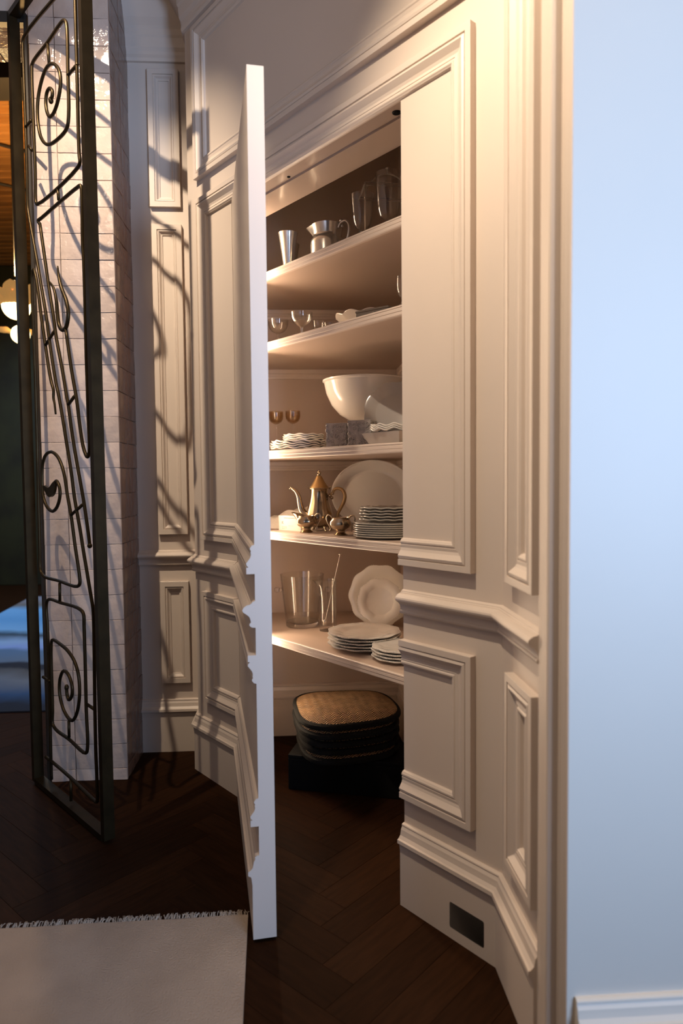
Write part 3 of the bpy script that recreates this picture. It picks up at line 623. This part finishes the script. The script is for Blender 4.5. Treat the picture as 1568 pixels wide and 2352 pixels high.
g1 = goblet('glass_goblet', 'smaller clear glass goblet on the top shelf, right of the silver pitcher', 'glass', (.088, 2.562, z1), 'glass', gb, 'goblets on the top shelf')
goblet('glass_goblet', 'larger clear glass goblet at the right end of the top shelf', 'glass', (.178, 2.470, z1), 'glass', footed(.038, .050, .007, [(.016, .054), (.030, .062), (.038, .085), (.0435, .14), (.0475, .21)]), 'goblets on the top shelf')
t = thing('wire_caddy', 'silver wire caddy with a tall arched handle, behind the goblets on the top shelf', 'caddy', (.190, 2.70, z1), math.radians(8))
mk('handle', tube([(.088 * math.cos(PI * k / 24), 0, .212 + .098 * math.sin(PI * k / 24)) for k in range(25)], .0032, 8, ref=(0, 1, 0)), 'silver', t, smooth='all')
mk('handle', tube([(.088, 0, .212), (.088, 0, .004)], .003, 6), 'silver', t); mk('handle', tube([(-.088, 0, .212), (-.088, 0, .004)], .003, 6), 'silver', t)
mk('finial', join(tube([(0, 0, .310), (0, 0, .326)], .0025, 8), ball((0, 0, .331), .0085, 12, 8, sz=.6), ball((0, 0, .313), .005)), 'silver', t, smooth='all')
for z_ in (.235, .245, .015): mk('frame_wire', tube([(-.10, -.07, z_), (.10, -.07, z_), (.10, .07, z_), (-.10, .07, z_), (-.10, -.07, z_)], .0024, 6), 'silver', t)
for sx in (-.10, .10):
    for sy in (-.07, .07): mk('post', tube([(sx, sy, .004), (sx, sy, .245)], .0024, 6), 'silver', t)
# --- second shelf (z 1.870)
cp_ = footed(.030, .052, .0045, [(.010, .055), (.026, .062), (.037, .074), (.0435, .090), (.045, .111)])
for lb, loc in (('coupe glass at the front left of the second shelf, next to the open door', (-.266, 2.985, z2)), ('coupe glass second from the open door on the second shelf', (-.157, 2.853, z2))):
    goblet('coupe_glass', lb, 'glass', loc, 'glass', cp_, 'coupe glasses on the second shelf')
goblet('coupe_glass', 'small narrow stemmed glass behind the coupes on the second shelf', 'glass', (-.088, 2.885, z2), 'glass', footed(.022, .040, .004, [(.008, .043), (.018, .050), (.0225, .062), (.024, .082)]), 'coupe glasses on the second shelf')
goblet('coupe_glass', 'wide low glass left of the white scalloped dish on the second shelf', 'glass', (-.036, 2.925, z2), 'glass', footed(.024, .036, .0045, [(.012, .039), (.027, .046), (.033, .058), (.036, .080)]), 'coupe glasses on the second shelf')
goblet('glass_goblet', 'round-bowled stemmed glass at the right end of the second shelf, cut off by the wall', 'glass', (.232, 2.420, z2), 'glass', footed(.030, .050, .0045, [(.010, .053), (.024, .062), (.031, .082), (.0325, .105), (.0315, .128)]))
t = thing('scalloped_dish', 'white scalloped serving dish rising behind the glasses on the second shelf', 'dish', (.125, 2.90, z2))
mk('dish', lathe([(0, .006), (.045, .004), (.05, 0), (.056, 0), (.06, .012), (.095, .05), (.135, .098), (.142, .104), (.142, .107), (.134, .105), (.09, .057), (.05, .018), (0, .012)], 96, lambda a, r, z: 1 + (.045 * abs(math.sin(5 * a)) - .02) * min(1, z / .05), lambda a, r, z: -.012 * min(1, z / .1) + .012 * abs(math.sin(5 * a)) * min(1, z / .1)), 'china', t, smooth=True)
t = thing('dark_box', 'flat dark grey-brown box at the right of the second shelf', 'box', (.155, 2.655, z2), math.radians(-38))
mk('body', bbox((0, 0, .030), (.075, .055, .030), b=.002), 'darkbox', t); mk('lid', bbox((0, 0, .063), (.077, .057, .004), b=.002), 'darkbox', t)
t = thing('glass_bell', 'little glass knob in front of the dark box on the second shelf', 'glass', (.131, 2.548, z2))
mk('glass', lathe([(0, 0), (.020, 0), (.020, .002), (.018, .018), (.012, .024), (.005, .027), (.006, .031), (.010, .035), (.0085, .040), (0, .042)], 24), 'glass', t, smooth=True)
# --- middle shelf (z 1.417)
wn = footed(.028, .126, .0032, [(.008, .130), (.024, .138), (.0315, .150), (.0335, .166), (.0325, .188)])
for lb, loc in (('smoked wine glass nearest the open door on the middle shelf', (-.296, 3.150, z3)), ('smoked wine glass second from the open door on the middle shelf', (-.217, 3.128, z3))):
    t = thing('wine_glass', lb, 'glass', loc, 0, 'smoked wine glasses'); o_ = [(0, 0), (.028, 0), (.028, .0018), (.012, .005), (.0034, .014), (.0032, .112), (.0055, .128), (0, .130)]
    mk('stem', lathe(o_, 24), 'solid', t, smooth=True); mk('bowl', lathe([(0, .1302), (.010, .132), (.024, .140), (.0315, .152), (.0338, .167), (.0330, .188), (.0318, .188), (.0325, .167), (.030, .154), (.022, .143), (0, .137)], 36), 'amber', t, smooth=True)
me_big = mesh_only('plate', porcelain(.121, .012, 96, WAVE(12, .05), lambda a, r, z: .0030 * math.sin(12 * a) * (r > .09)), 'china')
me_sm = mesh_only('plate', porcelain(.089, .010, 96, WAVE(10, .05), lambda a, r, z: .0022 * math.sin(10 * a) * (r > .065)), 'china')
def stack(me, n, x, y, z, dz, label, group, jit=.003, name='plate', phase=0):
    for k in range(n):
        o = bpy.data.objects.new(name, me); COL.objects.link(o)
        o.location = (x + rnd.uniform(-jit, jit), y + rnd.uniform(-jit, jit), z + dz * k); o.rotation_euler = (0, 0, rnd.uniform(-.05, .05) + phase * k)
        tag(o, label % nth(n - 1 - k, n), 'plate', group)
    return z + dz * n
zz = stack(me_big, 4, -.183, 2.990, z3, .0095, '%s of the four larger scalloped white plates, left of the relief tins, middle shelf', 'larger scalloped plates on the middle shelf')
stack(me_sm, 3, -.162, 2.990, zz + .004, .0085, '%s of the three smaller scalloped plates on top of the larger ones, middle shelf', 'smaller scalloped plates on the middle shelf')
def relief_box(w_, d_, h_, seed):
    bm = bmesh.new(); v, f = box((0, 0, h_ / 2), (w_ / 2, d_ / 2, h_ / 2)); vv = [bm.verts.new(q) for q in v]; [bm.faces.new([vv[i] for i in q]) for q in f]
    bmesh.ops.recalc_face_normals(bm, faces=bm.faces)
    bmesh.ops.subdivide_edges(bm, edges=bm.edges[:], cuts=16, use_grid_fill=True); bm.normal_update()
    for x in bm.verts:
        if abs(x.normal.z) < .8: x.co += V((x.normal.x, x.normal.y, 0)) * .0016 * noise.noise(x.co * 120 + V((seed, 0, 0)))
    bm.verts.index_update(); vs = [x.co.copy() for x in bm.verts]; fs = [tuple(x.index for x in q.verts) for q in bm.faces]; bm.free(); return vs, fs
def scrolls(w_, d_, h_):                                              # raised acanthus curls on the four sides
    vf = []
    for side in range(4):
        L_ = w_ if side % 2 == 0 else d_; o_ = d_ / 2 if side % 2 == 0 else w_ / 2; a0 = side * PI / 2
        for gx in range(5):
            for gz in range(5):
                if rnd.random() < .12: continue
                cx = (gx - 2) / 5 * L_ * .98 + rnd.uniform(-.003, .003); cz = h_ * (gz + .5) / 5 + rnd.uniform(-.003, .003); R0 = rnd.uniform(.006, .0105); s0 = rnd.choice((-1, 1)); ph = rnd.uniform(0, 6.28)
                P = []
                for k in range(12):
                    t_ = k / 11; a_ = ph + s0 * t_ * 7.5; r_ = R0 * (1 - .8 * t_); x_, y_ = cx + r_ * math.cos(a_), -o_ - .0005; z_ = min(max(cz + r_ * math.sin(a_), .003), h_ - .003)
                    P.append((x_ * math.cos(a0) - y_ * math.sin(a0), x_ * math.sin(a0) + y_ * math.cos(a0), z_))
                vf.append(tube(P, lambda q: .0027 - .0013 * q, 5))
    return join(*vf)
fa = math.atan2(-FU.y, -FU.x)
t = thing('relief_tin', 'left one of the two grey flower-relief boxes on the middle shelf', 'box', (-.006, 2.712, z3), fa + .55, 'grey relief boxes on the middle shelf')
mk('body', relief_box(.083, .073, .092, 3), 'relief', t, smooth=True); mk('scroll_relief', scrolls(.083, .073, .092), 'relief', t, smooth='all')['kind'] = 'stuff'; mk('rim', bbox((0, 0, .094), (.0425, .0375, .002), b=.001), 'relief', t)
t = thing('relief_tin', 'right one of the two grey flower-relief boxes, with a rose, below the big bowl', 'box', (.083, 2.618, z3), fa + .50, 'grey relief boxes on the middle shelf')
mk('body', relief_box(.090, .078, .095, 9), 'relief', t, smooth=True); mk('scroll_relief', scrolls(.090, .078, .095), 'relief', t, smooth='all')['kind'] = 'stuff'; mk('rim', bbox((0, 0, .097), (.046, .04, .002), b=.001), 'relief', t)
mk('rose', join(*[tube([(.030 + r_ * math.cos(a + r_ * 200), -.0425, .034 + r_ * math.sin(a + r_ * 200)) for a in [2 * PI * k / 18 for k in range(17)]], .0022, 6) for r_ in (.004, .010, .016)]), 'relief', t, smooth='all')
t = thing('footed_bowl', 'big white china bowl raised on a foot, middle shelf', 'bowl', (.108, 2.935, z3))
mk('bowl', lathe([(0, .112), (.030, .112), (.035, .116), (.070, .126), (.110, .150), (.145, .190), (.168, .240), (.177, .285), (.1835, .290), (.1835, .296), (.178, .298), (.171, .288), (.160, .238), (.136, .192), (.10, .156), (.05, .134), (0, .130)], 72), 'china', t, smooth=True)
mk('foot', lathe([(0, 0), (.075, 0), (.076, .006), (.060, .014), (.035, .030), (.026, .06), (.028, .09), (.036, .104), (.034, .113), (0, .113)], 48), 'china', t, smooth=True)
t = thing('glass_charger', 'clear scalloped glass platter leaning upright at the right of the middle shelf', 'platter', (.222, 2.70, z3 + .001), math.radians(-8))
o = mk('platter', porcelain(.128, .020, 96, lambda a, r, z: 1 + (.05 * abs(math.sin(4 * a)) - .025) * (r > .09), None, .68), 'frost', t, smooth=True); o.rotation_euler = (math.radians(74), 0, 0); o.location = (0, 0, .1295)
t = thing('rectangular_dish', 'grey straight-sided dish under the wavy plates, right end of the middle shelf', 'dish', (.198, 2.495, z3), fa)
def tray(w0, d0, w1, d1, h_, th_):
    q = [(-w0, -d0, 0), (w0, -d0, 0), (w0, d0, 0), (-w0, d0, 0), (-w1, -d1, h_), (w1, -d1, h_), (w1, d1, h_), (-w1, d1, h_), (-w1 + th_, -d1 + th_, h_), (w1 - th_, -d1 + th_, h_), (w1 - th_, d1 - th_, h_), (-w1 + th_, d1 - th_, h_), (-w0 + th_, -d0 + th_, th_), (w0 - th_, -d0 + th_, th_), (w0 - th_, d0 - th_, th_), (-w0 + th_, d0 - th_, th_)]
    f_ = [(0, 1, 2, 3), (12, 13, 14, 15)]
    for b in (0, 4, 8): f_ += [(b + i, b + (i + 1) % 4, b + 4 + (i + 1) % 4, b + 4 + i) for i in range(4)]
    return [V(x) for x in q], f_
mk('dish', tray(.075, .055, .098, .078, .044, .004), 'chinagrey', t)
me_wv = mesh_only('plate', porcelain(.092, .009, 96, WAVE(10, .04), lambda a, r, z: .004 * math.sin(10 * a) * (r > .065), .74), 'china')
stack(me_wv, 3, .200, 2.495, z3 + .0445, .0075, '%s of the three wavy white plates in the grey dish, middle shelf', 'wavy plates in the grey dish', .002)
t = thing('wire_easel', 'small curled wire plate stand before the glass platter, middle shelf', 'plate stand', (.125, 2.550, z3), math.radians(10))
sp = [(.020 * (1 - k / 40) * math.cos(k * .42), 0, .062 + .020 * (1 - k / 40) * math.sin(k * .42)) for k in range(26)]
mk('scroll', tube([(.03, .01, .002), (.012, 0, .02), (.018, 0, .045)] + sp, .0019, 6), 'silver', t, smooth='all')
mk('leg', tube([(-.028, -.004, .002), (-.008, 0, .014), (.016, 0, .012), (.03, 0, .004), (.045, 0, .002)], .0019, 6), 'silver', t); mk('leg', tube([(.0, .0, .02), (.02, .03, .02), (.03, .05, .002)], .0019, 6), 'silver', t)
# --- fourth shelf (z 1.075)
t = thing('teapot', 'tall gold coffee pot with a pointed lid and slender spout', 'teapot', (-.094, 2.905, z4), math.radians(-14))
pot = [(0, .016), (.030, .016), (.040, .020), (.052, .032), (.0575, .052), (.056, .074), (.050, .098), (.043, .122), (.0385, .145), (.0375, .165), (.040, .176), (.0425, .180)]
mk('body', lathe(pot + [(.040, .180), (.036, .165), (.04, .12), (.05, .06), (.03, .022), (0, .02)], 56, lambda a, r, z: 1 + .022 * math.cos(8 * a) * (z < .15)), 'gold', t, smooth=True)
ld = mk('lid', lathe([(.0405, .180), (.0415, .183), (.0395, .187), (.0335, .194), (.024, .208), (.0155, .224), (.011, .233), (0, .235)], 48), 'goldb', t, smooth=True)
mk('finial', join(ball((0, 0, .238), .0085, 10, 8, sz=.8), ball((.004, 0, .246), .006), ball((-.003, .002, .2505), .005), tube([(0, 0, .252), (.001, 0, .2615)], lambda k: .003 * (1.1 - k), 6)), 'gold', ld, smooth='all')
mk('rim_band', lathe([(.0425, .177), (.0455, .1785), (.0465, .181), (.0445, .1835), (.041, .183)], 64, lambda a, r, z: 1 + .03 * abs(math.sin(8 * a))), 'gold', t, smooth=True)
mk('spout', tube(catmull([(-.048, 0, .066), (-.064, 0, .070), (-.080, 0, .088), (-.088, 0, .120), (-.094, 0, .150), (-.106, 0, .170), (-.124, 0, .182)]), lambda k: .0125 * (1 - k) ** .8 + .0048, 10, ref=(0, 1, 0)), 'gold', t, smooth='all')
mk('spout_tip', join(tube([(-.122, 0, .181), (-.133, .004, .190)], lambda k: .0045 * (1.1 - k), 6), tube([(-.122, 0, .181), (-.134, -.003, .180)], lambda k: .0045 * (1.1 - k), 6)), 'gold', t, smooth='all')
mk('handle', tube(catmull([(.042, 0, .150), (.058, 0, .160), (.066, 0, .174), (.082, 0, .180), (.102, 0, .172), (.112, 0, .150), (.108, 0, .125), (.094, 0, .098), (.080, 0, .072), (.074, 0, .05), (.054, 0, .044)]), lambda k: .0048 + .0028 * math.sin(PI * k), 10, ref=(0, 1, 0)), 'goldb', t, smooth='all')
mk('handle_mount', join(ball((.048, 0, .150), .009), ball((.056, 0, .140), .007), ball((.060, 0, .158), .006), tube([(.044, 0, .178), (.052, 0, .190)], .004, 6)), 'gold', t, smooth='all')
for k in range(4):
    a = PI / 4 + PI / 2 * k; c_, s_ = math.cos(a), math.sin(a)
    mk('leg', tube(catmull([(.036 * c_, .036 * s_, .024), (.047 * c_, .047 * s_, .016), (.050 * c_, .050 * s_, .006), (.060 * c_, .060 * s_, .003)]), lambda q: .0065 - .003 * q, 8), 'gold', t, smooth='all')
def small_pot(name, label, cat, loc, rz, spout):
    t_ = thing(name, label, cat, loc, rz)
    mk('body', lathe([(0, .018), (.018, .018), (.022, .021), (.036, .029), (.0425, .042), (.0415, .054), (.036, .062), (.034, .066), (.0362, .070), (.0345, .070), (.032, .065), (.038, .05), (.03, .03), (0, .024)], 48, lambda a, r, z: 1 + .02 * math.cos(8 * a) * (z < .06)), 'gold', t_, smooth=True)
    mk('foot', lathe([(0, 0), (.0255, 0), (.0265, .003), (.022, .007), (.0165, .012), (.018, .019), (0, .019)], 40, lambda a, r, z: 1 + .06 * abs(math.sin(2 * a)) * (z < .005)), 'gold', t_, smooth=True)
    hs = (1,) if spout else (-1, 1)
    for s_ in hs:
        mk('handle', tube(catmull([(s_ * .034, 0, .062), (s_ * .044, 0, .074), (s_ * .056, 0, .078), (s_ * .064, 0, .068), (s_ * .060, 0, .050), (s_ * .050, 0, .034), (s_ * .046, 0, .022), (s_ * .050, 0, .016)]), lambda k: .0036 - .0012 * k, 8, ref=(0, 1, 0)), 'gold', t_, smooth='all')
    if spout: mk('spout', lathe([(.033, .040), (.0365, .060), (.042, .076), (.0405, .076), (.034, .060), (.031, .042)], 48, lambda a, r, z: (1 + .55 * max(0, math.cos(a - PI)) ** 8 * max(0, z - .040) / .036) * (1 if abs(a - PI) < .75 else .86), lambda a, r, z: (.008 * max(0, math.cos(a - PI)) ** 8 if z > .07 else 0) - (0 if abs(a - PI) < .75 else (.008 if z > .068 else 0))), 'gold', t_, smooth=True)
    return t_
small_pot('creamer', 'small gold cream jug with a pouring lip, in front of the gold coffee pot', 'jug', (-.146, 2.818, z4), math.radians(-16), True)
small_pot('sugar_bowl', 'small gold two-handled sugar bowl right of the cream jug', 'bowl', (-.004, 2.668, z4), math.radians(-30), False)
t = thing('oval_platter', 'large white oval platter leaning upright behind the plate stack', 'platter', (.140, 3.02, z4 + .001), math.radians(-6))
v, f = porcelain(1, .10, 96, None, None, .70); ov = ([V((q.x * .182, q.y * .150, q.z * .32)) for q in v], f)
o = mk('platter', ov, 'china', t, smooth=True); o.rotation_euler = (math.radians(76), 0, 0); o.location = (0, 0, .1475)
me_d = mesh_only('plate', porcelain(.132, .010, 72, None, None, .7), 'chinashade'); me_e = mesh_only('plate', porcelain(.111, .0105, 96, WAVE(14, .03), lambda a, r, z: .0011 * math.sin(14 * a) * (r > .08), .7), 'chinashade')
zz = stack(me_d, 7, .176, 2.548, z4, .0078, '%s of the seven plain plates at the right end of the gold tea set shelf', 'plain plates on the fourth shelf', .002)
stack(me_e, 5, .178, 2.550, zz + .006, .0105, '%s of the five wavy-edged plates on top of the plain ones', 'wavy-edged plates on the fourth shelf', .003)
t = thing('information_card', 'white printed card propped up left of the cream jug', 'card', (-.222, 2.925, z4), fa + .12)
mk('panel', bbox((0, 0, .032), (.070, .0015, .032), b=.0005), 'card', t)
vf = [box((-.034 + k * .0066, -.0017, .0535), (.0022 + .0008 * (k % 3), .0002, .0013)) for k in range(11)]
for r_ in range(4): vf += [box((-.045 + .011 * k, -.0017, .0165 - .0035 * r_), (.0045, .0002, .0005)) for k in range(3 - (r_ == 3))]
vf += [box((-.004 + .011 * k, -.0017, .0205), (.0045, .0002, .0005)) for k in range(3)]
mk('small_print', join(*vf), 'ink2', t)['kind'] = 'stuff'
cu = bpy.data.curves.new('lettering', 'FONT'); cu.body = 'K'; cu.size = .020; cu.extrude = .0002; cu.align_x = 'LEFT'
tmp = bpy.data.objects.new('lettering_curve', cu); COL.objects.link(tmp); bpy.context.view_layer.update()
ltr = bpy.data.meshes.new_from_object(tmp.evaluated_get(bpy.context.evaluated_depsgraph_get())); bpy.data.objects.remove(tmp)
o = bpy.data.objects.new('lettering', ltr); COL.objects.link(o); ltr.materials.clear(); ltr.materials.append(M['ink2']); o.parent = t; o.location = (-.050, -.0017, .027); o.rotation_euler = (PI / 2, 0, 0)
t = thing('folded_linen', 'loosely folded cream linen lying behind the printed card and the coffee pot', 'cloth', (-.225, 3.115, z4), fa + .45)
nx, ny = 28, 18; v = []
for i in range(nx + 1):
    for j in range(ny + 1):
        x = (i / nx - .5) * .32; y = (j / ny - .5) * .17; e = min(1, 6 * min(i, nx - i) / nx, 6 * min(j, ny - j) / ny)
        v.append(V((x, y, .004 + e ** .5 * (.045 + .040 * math.exp(-((x - .05) / .07) ** 2) + .012 * noise.noise(V((x * 14, y * 14, 2))) + .004 * math.sin(x * 60 + y * 90)))))
f = [(i * (ny + 1) + j, (i + 1) * (ny + 1) + j, (i + 1) * (ny + 1) + j + 1, i * (ny + 1) + j + 1) for i in range(nx) for j in range(ny)]
bd = [i * (ny + 1) for i in range(nx + 1)] + [nx * (ny + 1) + j for j in range(1, ny + 1)] + [i * (ny + 1) + ny for i in range(nx - 1, -1, -1)] + [j for j in range(ny - 1, 0, -1)]
k = len(v); v += [V((v[q].x, v[q].y, 0)) for q in bd]; nb = len(bd); f += [(bd[i], bd[(i + 1) % nb], k + (i + 1) % nb, k + i) for i in range(nb)]
mk('cloth', (v, f), 'linen', t, smooth=True)
# --- lowest shelf (z .626)
t = thing('ice_bucket', 'clear glass ice bucket with two round knob handles', 'bucket', (-.183, 3.098, z5), 0)
mk('bucket', lathe([(0, 0), (.074, 0), (.0755, .003), (.0765, .012), (.080, .05), (.090, .14), (.0995, .232), (.1005, .236), (.0975, .236), (.0875, .14), (.0775, .055), (.070, .026), (0, .022)], 56), 'glass', t, smooth=True)
mk('base', lathe([(0, .001), (.073, .001), (.0748, .004), (.0757, .013), (.072, .021), (0, .0215)], 56), 'solid', t, smooth=True)
for s_ in (-1, 1): mk('knob', join(tube([(s_ * .094, 0, .165), (s_ * .106, 0, .165)], .009, 12), ball((s_ * .115, 0, .165), .013, 14, 10)), 'solid', t, smooth='all')
t = thing('glass_mixing_jug', 'narrow clear glass mixing jug with a pulled lip, right of the ice bucket', 'jug', (-.064, 2.992, z5), math.radians(200))
mk('jug', lathe([(0, 0), (.0375, 0), (.039, .003), (.039, .02), (.0385, .08), (.0375, .15), (.037, .195), (.0395, .220), (.0405, .226), (.0385, .226), (.0352, .195), (.0355, .10), (.036, .032), (.032, .026), (0, .024)], 48, lambda a, r, z: 1 + (.75 * max(0, math.cos(a)) ** 10 * max(0, (z - .190)) / .036 if z > .19 else 0) + .012 * math.sin(z * 90 + 3 * a) * (.04 < z < .19)), 'glass', t, smooth=True)
t = thing('bar_spoon', 'long twisted silver bar spoon standing in the mixing jug', 'spoon', (-.064, 2.992, z5))
p0, p1 = V((-.014, .004, .034)), V((.056, -.012, .338))
mk('handle', tube([p0.lerp(p1, k / 60) + V((math.cos(k * 1.5), math.sin(k * 1.5), 0)) * .0005 for k in range(61)], .0016, 6), 'silver', t, smooth='all')
mk('disc', lathe([(0, 0), (.0075, 0), (.008, .0012), (0, .0022)], 16, c=tuple(p1)), 'silver', t); mk('bowl', ball(p0, .009, 12, 8, sz=1.5, sy=.35), 'silver', t, smooth='all')
scal = lambda a, r, z: 1 + (.022 * math.cos(10 * a)) * (r > .06)
def beaded(r, h, name, label, group, nb_):
    t_ = thing(name, label, 'plate', (0, 0, 0), 0, group)
    mk('disc', porcelain(r, h, 100, scal, None, .62), 'china', t_, smooth=True); mk('beaded_rim', beads(r * 1.0, h + .002, nb_, .0024, scal), 'china', t_, smooth='all'); return t_
a = beaded(.138, .016, 'dinner_plate', 'larger beaded white plate leaning upright, at the back of the lowest shelf', 'beaded plates leaning on the lowest shelf', 110)
a.location = (.170, 3.075, z5 + .138 * math.sin(math.radians(80)) + .002); a.rotation_euler = (math.radians(80), 0, math.radians(-8))
b = beaded(.099, .014, 'dinner_plate', 'smaller beaded white plate leaning in front of the larger one, lowest shelf', 'beaded plates leaning on the lowest shelf', 90)
b.location = (.166, 2.985, z5 + .128); b.rotation_euler = (math.radians(78), 0, math.radians(-8))
proto = beaded(.142, .018, 'dinner_plate', '', 'large beaded plates stacked on the lowest shelf', 120)
for k in range(5):
    o = proto if k == 0 else dup(proto, (0, 0, 0))
    o['label'] = '%s of the five large beaded plates in the middle of the lowest shelf' % nth(4 - k, 5)
    o.location = (.086 + rnd.uniform(-.002, .002), 2.690, z5 + .0115 * k); o.rotation_euler = (0, 0, .4 * k)
proto = beaded(.107, .015, 'dinner_plate', '', 'small beaded plates stacked on the lowest shelf', 96)
for k in range(4):
    o = proto if k == 0 else dup(proto, (0, 0, 0))
    o['label'] = '%s of the four smaller beaded plates at the right end of the lowest shelf' % nth(3 - k, 4)
    o.location = (.216 + rnd.uniform(-.002, .002), 2.500, z5 + .0115 * k); o.rotation_euler = (0, 0, .3 * k)
# --- floor of the cupboard: black box and woven seat pads
bx_ = thing('black_box', 'low black wooden box on the cupboard floor under the woven pads', 'box', (.022, 2.855, 0), math.radians(-13))
mk('body', bbox((.0, 0, .066), (.236, .115, .066), b=.003), 'black', bx_); mk('lid', bbox((.0, 0, .1405), (.236, .115, .0085), b=.003), 'black', bx_)
def sq(a, n=5): return (abs(math.cos(a)) ** n + abs(math.sin(a)) ** n) ** (-1 / n)
pads = 5
rm = lambda a, r, z: sq(a, 3.2)
def droop(ph):
    return lambda a, r, z: (-.30 * max(0, r - .10) ** 1.3 * (.4 + .6 * math.sin(a + ph) ** 2))
for k in range(pads):
    t = thing('woven_pad', '%s of the five woven rush seat pads stacked on the black box' % nth(pads - 1 - k, pads), 'seat pad', (.006 + rnd.uniform(-.009, .009), 2.905 + rnd.uniform(-.008, .008), .156 + .036 * k), math.radians(12) + rnd.uniform(-.03, .03), 'woven rush pads on the cupboard floor')
    R_ = .222 - .003 * (pads - k); dp = droop(.5)
    prf = [(r_, z_ * .88) for r_, z_ in [(0, .0), (R_ * .5, .0), (R_ * .93, .006), (R_ * .985, .012), (R_ * .985, .026), (R_ * .93, .033), (R_ * .6, .0375), (R_ * .3, .039), (0, .0395)]]
    mk('cushion', lathe(prf, 56, rm, dp), 'rush', t, smooth=True)
    mk('binding', lathe([(r_, z_ * .88) for r_, z_ in [(R_ * .955, .007), (R_ * .99, .006), (R_ * 1.015, .012), (R_ * 1.02, .020), (R_ * 1.012, .029), (R_ * .985, .033), (R_ * .955, .0335)]], 56, rm, dp), 'binding', t, smooth=True)
